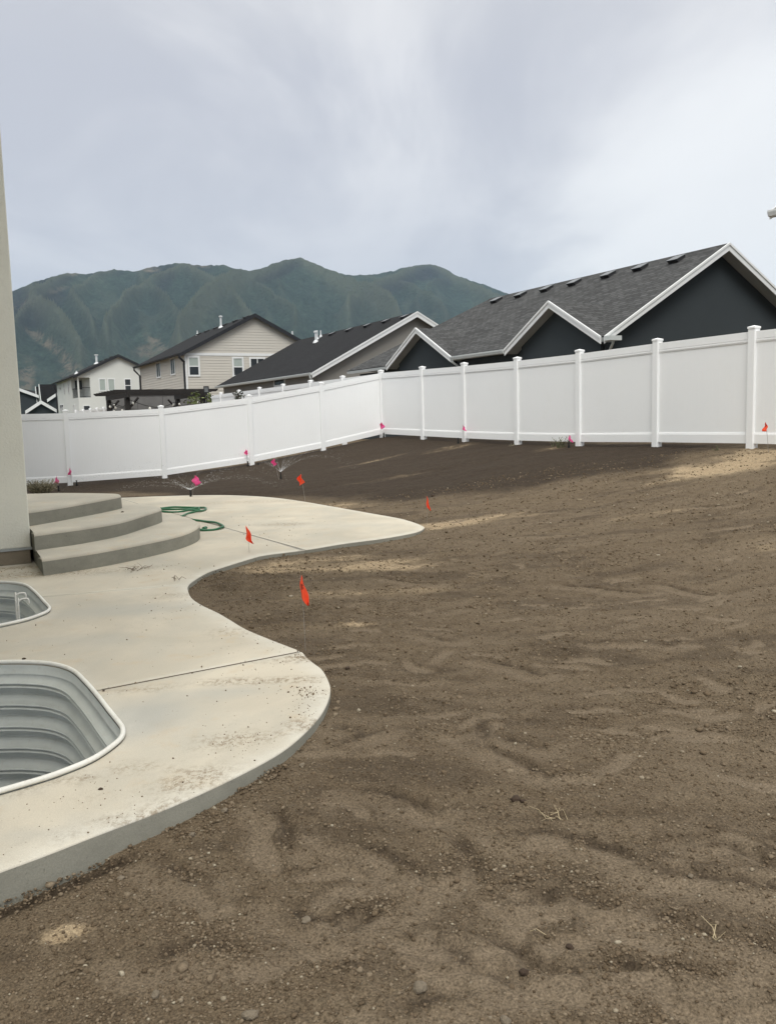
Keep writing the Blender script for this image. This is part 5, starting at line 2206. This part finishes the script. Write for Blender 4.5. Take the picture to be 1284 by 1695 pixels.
def build_clods():
    m = Mat('soil_crumb', .95, .15)
    g = m.n('ShaderNodeNewGeometry')
    c = m.ramp(g.outputs['Random Per Island'], [(0.0, (0.088, 0.064, 0.040)), (.55, (0.150, 0.112, 0.073)), (.97, (0.205, 0.163, 0.113)), (1.0, (0.34, 0.30, 0.225))])
    c = m.mix(1.0, c, m.ramp(m.noise(150, 3, .6), [(0.3, .75), (.7, 1.25)]), 'MULTIPLY')
    m.color(c)
    m.bump(m.noise(300, 3), .5, .003)
    n = 300000
    u1 = rng.random(n)
    r = 1.25 * (15.0 / 1.25) ** (u1 ** 1.05)
    t = rng.uniform(-0.56, 0.56, n)
    x = r * np.sin(t)
    y = r * np.cos(t)
    cl = fbm(x * 1.3, y * 1.9, 3, 33)
    cl2 = fbm(x * 4.5, y * 6, 3, 34)
    prob = 0.20 + 0.55 * sstep(cl, .38, .62) * sstep(cl2, .36, .62)
    z, sm, _ = ground_layers(x, y)
    ed = dist_poly(x, y, OUT)
    ins = inside(x, y, OUT)
    prob = np.maximum(prob, .6 * np.exp(-ed / .10)) * (1 - .90 * sm)
    keep = (rng.random(n) < prob) & ~ins
    rel = np.stack([x - CORNER[0], y - CORNER[1]], 1)
    keep &= (rel @ V2) < -.15
    x, y, z, r, ed = x[keep], y[keep], z[keep], r[keep], ed[keep]
    n = len(x)
    s_ = 0.0011 + 0.0010 * r ** 0.6 + rng.exponential(0.0008, n) * (1 + .16 * r)
    big = rng.random(n) < .012
    s_ = np.where(big, s_ * rng.uniform(1.6, 2.8, n), s_)
    s_ = np.minimum(s_, .017)
    z = np.where(ed < .22, np.minimum(z, -0.006 + 0.10 * ed), z)
    near = (r < 4.2) & (s_ > .0032) | (s_ > .009)
    OV = np.array([(1, 0, 0), (-1, 0, 0), (0, 1, 0), (0, -1, 0), (0, 0, 1), (0, 0, -1)], float)
    OF = np.array([(0, 2, 4), (2, 1, 4), (1, 3, 4), (3, 0, 4), (2, 0, 5), (1, 2, 5), (3, 1, 5), (0, 3, 5)])
    print('crumbs', n, near.sum())
    o = crumb_mesh('soil_crumbs', x[near], y[near], z[near], s_[near], IV, IF, m.m)
    tag(o, 'loose clods of dry soil lying in drifts over the yard', 'soil', None, 'stuff')
    f = ~near
    o = crumb_mesh('fine_soil_crumbs', x[f], y[f], z[f], s_[f], OV, OF, m.m)
    tag(o, 'fine crumbs of soil scattered over the whole yard', 'soil', None, 'stuff')
    return m.m


crumb = build_clods()
M['clod_dark'] = simple('dark_clod', (0.062, 0.042, 0.029), .95, .2, 30, bump=1.0, bscale=120)
M['clod_pale'] = simple('pale_clod', (0.20, 0.165, 0.12), .95, .2, 30, bump=1.0, bscale=120)


def stone(px, py, size, mat, label, z=-.09, flat=.7, dz=None):
    p = atz(px, py, z)
    zz = dz if dz is not None else float(ground_layers(np.array([p[0]]), np.array([p[1]]))[0][0])
    bm = bmesh.new()
    bmesh.ops.create_icosphere(bm, subdivisions=3, radius=1.0)
    rnd = random.Random(int(px))
    sx_, sy_, of = rnd.uniform(1, 1.3), rnd.uniform(.8, 1), rnd.uniform(0, 99)
    for v_ in bm.verts:
        c = v_.co.copy()
        nn = float(fbm(np.array([c.x * 1.6 + of + c.z]), np.array([c.y * 1.6 + c.z * 1.3]), 4, 3, .6)[0])
        k = .62 + .75 * nn
        v_.co = Vector((c.x * sx_, c.y * sy_, c.z * flat)) * k * size
    me = bpy.data.meshes.new('clod')
    bm.to_mesh(me)
    bm.free()
    me.materials.append(mat)
    me.polygons.foreach_set('use_smooth', [True] * len(me.polygons))
    o = bpy.data.objects.new('soil_clod', me)
    COL.objects.link(o)
    o.location = (float(p[0]), float(p[1]), zz + size * flat * .45)
    o.rotation_euler = (0, 0, rnd.uniform(0, 3))
    tag(o, label, 'clod', 'larger clods and stones on the soil')


stone(695, 1630, .021, M['clod_pale'], 'pale rounded clod near the bottom centre of the yard')
stone(853, 1330, .020, M['clod_dark'], 'dark reddish clod in the hollow above the straw heap')
stone(866, 1333, .011, M['clod_dark'], 'small dark lump touching the right side of the reddish clod')
stone(507, 1521, .016, M['clod_pale'], 'flat pale stone lower left of centre', flat=.5)
stone(413, 1671, .018, M['clod_pale'], 'pale clod near the bottom edge, left of centre')
stone(257, 1631, .014, M['clod_pale'], 'small pale clod at the lower left')
stone(867, 1606, .013, M['clod_dark'], 'dark clod between footprints at the lower right')
stone(943, 1561, .011, M['clod_dark'], 'little round dark clod above the lower right footprint')
stone(836, 1688, .014, M['clod_pale'], 'pale pebble at the very bottom right of centre')
stone(200, 1448, .014, M['clod_pale'], 'pale flat pebble close to the slab at lower left', flat=.5)
stone(1142, 1458, .010, M['clod_pale'], 'tiny pale pebble right of the long footprint')
stone(500, 1268, .013, M['clod_pale'], 'pale stone in the crumbs at the curved slab edge', z=-.06)
stone(372, 1345, .013, M['clod_pale'], 'pale stone among rubble under the slab edge', z=-.08)
stone(318, 1385, .014, M['clod_pale'], 'grey clod beside the slab at the rubble strip', z=-.09)
stone(575, 1110, .014, M['clod_dark'], 'dark clod next to the rounded slab tip', z=-.03)
stone(716, 826, .03, M['clod_dark'], 'dark clod beside the farther orange flag', z=.1)
stone(167, 1307, .010, M['clod_dark'], 'dark crumb of dirt on the patio below the near window well', z=0, dz=0.0, flat=.5)
stone(172, 1144, .008, M['clod_dark'], 'dark crumb on the patio joint by the near window well', z=0, dz=0.0, flat=.5)
stone(40, 1091, .012, M['clod_dark'], 'dark crumb on the patio behind the near window well', z=0, dz=0.0, flat=.5)
stone(203, 848, .018, M['clod_dark'], 'dark crumb on the second step at the landing foot', z=.36, dz=.36, flat=.5)


def patio_crumbs():
    mb_v, mb_f = [], []
    n = 0
    pts = []
    for k in range(380):
        px = random.uniform(0, 560)
        py = random.uniform(930, 1440)
        pts.append((px, py))
    for (cx_, cy_, sx_, sy_, m_) in ((470, 1060, 40, 12, 60), (512, 1146, 14, 6, 110), (505, 1175, 22, 14, 60), (385, 1225, 30, 14, 60), (300, 1000, 50, 25, 50), (420, 1115, 50, 20, 50), (250, 940, 40, 10, 40), (160, 1300, 30, 20, 20),
                                     (420, 1225, 25, 12, 40), (230, 1345, 70, 18, 60), (30, 945, 30, 5, 60), (500, 1085, 10, 5, 70), (470, 870, 60, 14, 60), (440, 890, 40, 8, 30), (200, 935, 60, 10, 30)):
        for k in range(m_):
            pts.append((random.gauss(cx_, sx_), random.gauss(cy_, sy_)))
    P = np.array([atz(a, b)[:2] for a, b in pts])
    ok = inside(P[:, 0], P[:, 1], OUT) & (dist_poly(P[:, 0], P[:, 1], OUT) > .012)
    for W_ in WELLS:
        ok &= ~inside(P[:, 0], P[:, 1], W_) & (dist_poly(P[:, 0], P[:, 1], W_) > .03)
    # not under the steps
    loc = (P - Acorner)
    lb, la = loc @ V2, loc @ U2
    ok &= ~((lb > -.05) & (lb < 2.25) & (la > -.95))
    P = P[ok]
    n = len(P)
    s_ = .0009 + rng.exponential(.0009, n)
    s_ = np.minimum(s_ * (.7 + np.hypot(P[:, 0], P[:, 1]) * .10), .006)
    base = IV[None] * s_[:, None, None] * (1 + rng.uniform(-.3, .3, (n, len(IV), 1)))
    V = base + np.stack([P[:, 0], P[:, 1], s_ * .6], 1)[:, None, :]
    Fq = (IF[None] + (np.arange(n) * len(IV))[:, None, None]).reshape(-1, 3)
    me = bpy.data.meshes.new('patio_crumbs')
    me.from_pydata(V.reshape(-1, 3).tolist(), [], Fq.tolist())
    me.materials.append(crumb)
    o = bpy.data.objects.new('patio_crumbs', me)
    COL.objects.link(o)
    tag(o, 'specks and crumbs of dried soil strewn over the patio', 'soil', None, 'stuff')


patio_crumbs()

# ------------------------------------------------------------------ garden hose
hp_ = [(110, 435), (200, 430), (300, 427), (380, 429), (425, 434), (432, 441), (415, 450), (370, 460), (320, 466), (290, 476), (270, 492), (235, 500), (225, 512), (290, 518), (370, 519), (430, 527), (500, 540), (545, 553), (556, 564), (545, 574), (500, 584), (440, 589), (370, 591), (300, 588)]
hp2 = [(70, 452), (110, 458), (180, 461), (250, 458), (310, 451), (360, 446), (385, 440), (378, 435), (340, 437), (250, 441), (110, 444)]
mb = MB()
for pl, z in ((hp_, .014), (hp2, .012)):
    pts = []
    for i, (a, b_) in enumerate(pl):
        p = atz(240 + a / 4.28, 740 + b_ / 4.28, z)
        pts.append(np.array([p[0], p[1], z + .012 * (i % 3 == 1)]))
    mb.tube([tuple(p) for p in smooth_curve(pts, 5)], .0165, 8)
hoseroot = empty('garden_hose', tuple(float(c) for c in atz(300, 850)), 0)
tag(hoseroot, 'green garden hose looped on the patio behind the steps', 'hose')
mb.build('hose_pipe', M['hose'], hoseroot, org=tuple(hoseroot.location), smooth=True)
p = atz(341, 873.5, .02)
q = atz(337, 875, .02)
mb = MB()
mb.tube([tuple(p), tuple(q)], .024, 8)
mb.build('coupling', M['hose'], hoseroot, org=tuple(hoseroot.location))


# ------------------------------------------------------------------ sprinklers
def sprinkler(px, py, z, label, hgt=.12, spray=None, r=.017, at=None):
    p = atz(px, py, z) if at is None else at
    zz = float(p[2])
    root = empty('sprinkler', (float(p[0]), float(p[1]), zz))
    tag(root, label, 'sprinkler', 'pop-up sprinkler heads in the soil')
    mb = MB()
    mb.tube([(0, 0, -.05), (0, 0, hgt * .35)], r * 1.25, 10)
    b = mb.build('body', M['blackplastic'], root, smooth=False)
    mb = MB()
    mb.tube([(0, 0, hgt * .35), (0, 0, hgt - .015)], r * .75, 10)
    mb.build('riser', M['blackplastic'], root)
    mb = MB()
    mb.tube([(0, 0, hgt - .015), (0, 0, hgt)], r, 10)
    mb.build('nozzle', M['blackplastic'], root)
    if spray:
        rnd = random.Random(int(px))
        mb = MB()
        for (a0, a1_, nj, reach, el) in spray:
            for j in range(nj):
                az = math.radians(rnd.uniform(a0, a1_))
                elv = math.radians(el + rnd.gauss(0, 3.5))
                v0 = math.sqrt(9.8 * reach / math.sin(2 * elv))
                T_ = 2 * v0 * math.sin(elv) / 9.8
                nd = 55
                for k in range(nd):
                    t = T_ * rnd.random() ** 2.4
                    sp = .004 + .06 * t
                    d = Vector((math.cos(az), math.sin(az), 0))
                    c = Vector((0, 0, hgt)) + d * (v0 * math.cos(elv) * t) + Vector((0, 0, v0 * math.sin(elv) * t - 4.9 * t * t))
                    c += Vector((rnd.gauss(0, sp), rnd.gauss(0, sp), rnd.gauss(0, sp * .7)))
                    if c.z < -.05:
                        continue
                    vel = (d * (v0 * math.cos(elv)) + Vector((0, 0, v0 * math.sin(elv) - 9.8 * t))).normalized()
                    l = rnd.uniform(.012, .04)
                    w_ = rnd.uniform(.0006, .0016)
                    s_ = vel.cross(Vector((0, 0, 1)))
                    s_.normalize()
                    u_ = vel.cross(s_)
                    mb.add([c - vel * l * .5, c + s_ * w_, c - s_ * w_ * .5 + u_ * w_, c - s_ * w_ * .5 - u_ * w_, c + vel * l * .5], [(0, 1, 2), (0, 2, 3), (0, 3, 1), (4, 2, 1), (4, 3, 2), (4, 1, 3)])
        o = mb.build('water_spray', M['spray'], root, fix=False)
        o['kind'] = 'stuff'


sprinkler(316, 822, 0.0, 'running sprinkler at the far edge of the patio below the big pink flag', .135,
          spray=[(160, 200, 8, 2.6, 32), (150, 175, 6, 1.6, 18), (100, 150, 6, 2.2, 45), (10, 60, 6, 2.2, 35), (-10, 15, 6, 1.8, 28), (70, 100, 3, 1.8, 50)])
zs_ = float(base_z(np.array([atz(465, 792, .12)[0]]), np.array([atz(465, 792, .12)[1]]))[0])
sprinkler(465, 792, zs_, 'running sprinkler in the dark wet soil below the left fence', .15,
          spray=[(150, 190, 6, 1.6, 40), (110, 150, 5, 1.4, 50), (20, 60, 9, 1.9, 48), (60, 85, 4, 1.2, 60), (0, 20, 4, 1.7, 38)])


def base_at(px, py, z0):
    """ground point under a pixel"""
    z = z0
    for _ in range(30):
        p = atz(px, py, z)
        z = .5 * z + .5 * float(base_z(np.array([p[0]]), np.array([p[1]]))[0])
    return atz(px, py, z)


for px, py, z0, lab in ((98, 814, 0, 'short black sprinkler head below the leftmost pink flag'), (127.5, 803, 0, 'black sprinkler head right of the first left fence post'), (410.5, 773, .2, 'black sprinkler head by the fence post under a pink flag'),
                        (428, 770.5, .3, 'tiny black sprinkler cap right of the middle left fence post'), (635, 724, .8, 'black sprinkler head at the yard corner post'), (758, 731, .75, 'black sprinkler head on the tan bank before the right fence'), (941, 741, .75, 'black sprinkler head beside the green grass tuft')):
    p = base_at(px, py, z0) if px < 100 else near_fence(px, py, px < 650, .25)
    sprinkler(px, py, float(p[2]), lab, .05 if px == 428 else .14, r=.02, at=p)


# ------------------------------------------------------------------ marker flags
def flag(px, py, topx, topy, fx, fy0, fy1, mat, label, seed, z0=0.0, shape=0, wid=16.0, direct=None):
    """wire foot pixel, wire top pixel; cloth hangs from fy0 to fy1 (photograph pixels)"""
    p = direct if direct is not None else base_at(px, py, z0)
    o0 = (float(p[0]), float(p[1]), float(p[2]))
    root = empty('marker_flag', o0)
    tag(root, label, 'marker flag', 'pink sprinkler flags' if mat == 'pink' else 'orange marker flags')
    q = aty(topx, topy, float(p[1]))
    tp = Vector((q[0] - p[0], 0, q[2] - p[2]))
    mb = MB()
    mb.tube([(0, 0, -.08), tp * .5 + Vector((.004, 0, 0)), tp], .0016 if p[1] < 12 else .0026, 5)
    mb.build('wire', M['wire'], root)
    s_ = float(p[1]) / F
    rnd = random.Random(seed)
    a = aty(fx, fy0, float(p[1]))
    top = Vector((a[0] - p[0], 0, a[2] - p[2]))
    H = (fy1 - fy0) * s_
    Wd = wid * s_
    nu, nv_ = 6, 10
    vs = []
    for j in range(nv_ + 1):
        v_ = j / nv_
        if shape == 0:      # drooped: narrow at the top, wide low, pointed at bottom right
            wl_, wr_ = -.25 * math.sin(min(v_ * 1.5, 1) * 1.5), .75 * v_ ** .8
            if v_ > .75:
                wl_ = wl_ + (v_ - .75) / .25 * (.80)
        elif shape == 1:    # diamond
            wl_ = -.42 * min(v_ / .35, 1) * (1 - .9 * max(0, v_ - .55) / .45)
            wr_ = .50 * min(v_ / .70, 1) * (1 if v_ < .7 else 1 - (v_ - .7) / .3 * 1.2) + .03
        else:               # triangle widening to the bottom
            wl_, wr_ = -.5 * v_, .42 * v_ + .04
        for i in range(nu + 1):
            u_ = i / nu
            x = (wl_ + (wr_ - wl_) * u_) * Wd
            x += .10 * Wd * math.sin(v_ * 9 + seed * 2)
            y = .34 * Wd * math.sin(u_ * 5 + v_ * 4 + seed) * (0.3 + v_)
            vs.append((top.x + x + .25 * Wd * v_ * (shape == 0), y, top.z - H * v_))
    fs = []
    for j in range(nv_):
        for i in range(nu):
            a_ = j * (nu + 1) + i
            fs.append((a_, a_ + 1, a_ + nu + 2, a_ + nu + 1))
    mb = MB()
    mb.add(vs, fs)
    o = mb.build('flag_cloth', M[mat], root, smooth=True, fix=False)
    md = o.modifiers.new('thickness', 'SOLIDIFY')
    md.thickness = .0006
    if shape == 0 and p[1] < 7:        # creases and print on the nearest flag
        mb = MB()
        for k in range(4):
            z_ = top.z - H * (.28 + .05 * k)
            mb.box(top.x - .1 * Wd + .05 * Wd * k, -.32 * Wd, z_ - .0012, top.x + .36 * Wd, -.30 * Wd, z_ + .0012)
        mb.box(top.x + .08 * Wd, -.325 * Wd, top.z - H * .46, top.x + .14 * Wd, -.305 * Wd, top.z - H * .28)
        mb.build('printed_mark', M['blackplastic'], root)


flag(506, 1077, 497, 952, 498, 952, 1004, 'orange', 'large orange flag by the rounded slab tip, nearest of all', 1, -.02, 0, 14)
flag(414, 923, 407, 870, 408, 870, 901, 'orange', 'orange flag in the notch of soil below the far patio joint', 2, -.04, 0, 11)
flag(706, 869, 706, 820, 706, 821, 846, 'orange', 'thin orange flag past the far right tip of the patio', 3, .0, 0, 6)
flag(506, 830, 497, 785, 497, 785, 804, 'orange', 'folded orange flag standing at the far rim of the patio', 4, .0, 1, 12)
flag(1272, 738, 1266, 699, 1266.5, 699, 714, 'orange', 'small orange flag in front of the right fence at the picture edge', 5, .8, 2, 9, direct=near_fence(1272, 738, False, .2))
flag(318, 824, 322, 786, 324, 787, 804, 'pink', 'large pink flag above the running patio-edge sprinkler', 6, 0, 1, 16)
flag(98, 812, 94, 787, 93.5, 788, 800, 'pink', 'leftmost pink flag beside the dry weed clump', 7, 0, 2, 8)
flag(119, 805, 116, 773, 116, 775, 786, 'pink', 'pink flag against the first left fence post', 8, 0, 2, 6, direct=near_fence(119, 804, True, .2))
flag(409.5, 771, 407, 743, 407.5, 744, 754, 'pink', 'pink flag at the post in the middle of the left fence', 9, .2, 1, 7, direct=near_fence(409.5, 771, True))
flag(463, 794, 452, 759, 453, 759.5, 772, 'pink', 'pink flag left of the sprinkler in the wet soil', 10, .2, 1, 9)
flag(634.5, 724, 631, 698, 632, 699, 711, 'pink', 'pink flag at the fence corner', 11, .8, 1, 9, direct=near_fence(631, 724, True, .3))
flag(766, 735, 766, 703, 766, 704, 714, 'pink', 'pink flag before the second post right of the fence corner', 12, .7, 0, 6, direct=near_fence(766, 731, False, .2))
flag(942, 742, 941, 720, 941.5, 720, 733, 'pink', 'pink flag standing in the green grass tuft', 13, .7, 0, 7, direct=near_fence(942, 742, False, .22))

# ------------------------------------------------------------------ haze
mb = MB()
mb.box(-8600, -8600, -4.2, 8600, 8600, 900)
hz = mb.build('haze', [])
hm = bpy.data.materials.new('air_haze')
hm.use_nodes = True
ht = hm.node_tree
ht.nodes.clear()
ho = ht.nodes.new('ShaderNodeOutputMaterial')
pv = ht.nodes.new('ShaderNodeVolumePrincipled')
pv.inputs['Color'].default_value = (0.58, 0.80, 1.0, 1)
pv.inputs['Density'].default_value = 0.00005
pv.inputs['Anisotropy'].default_value = 0.0
ht.links.new(pv.outputs[0], ho.inputs['Volume'])
hz.data.materials.append(hm)
tag(hz, 'thin bluish air between the yard and the mountains', 'haze', None, 'stuff')
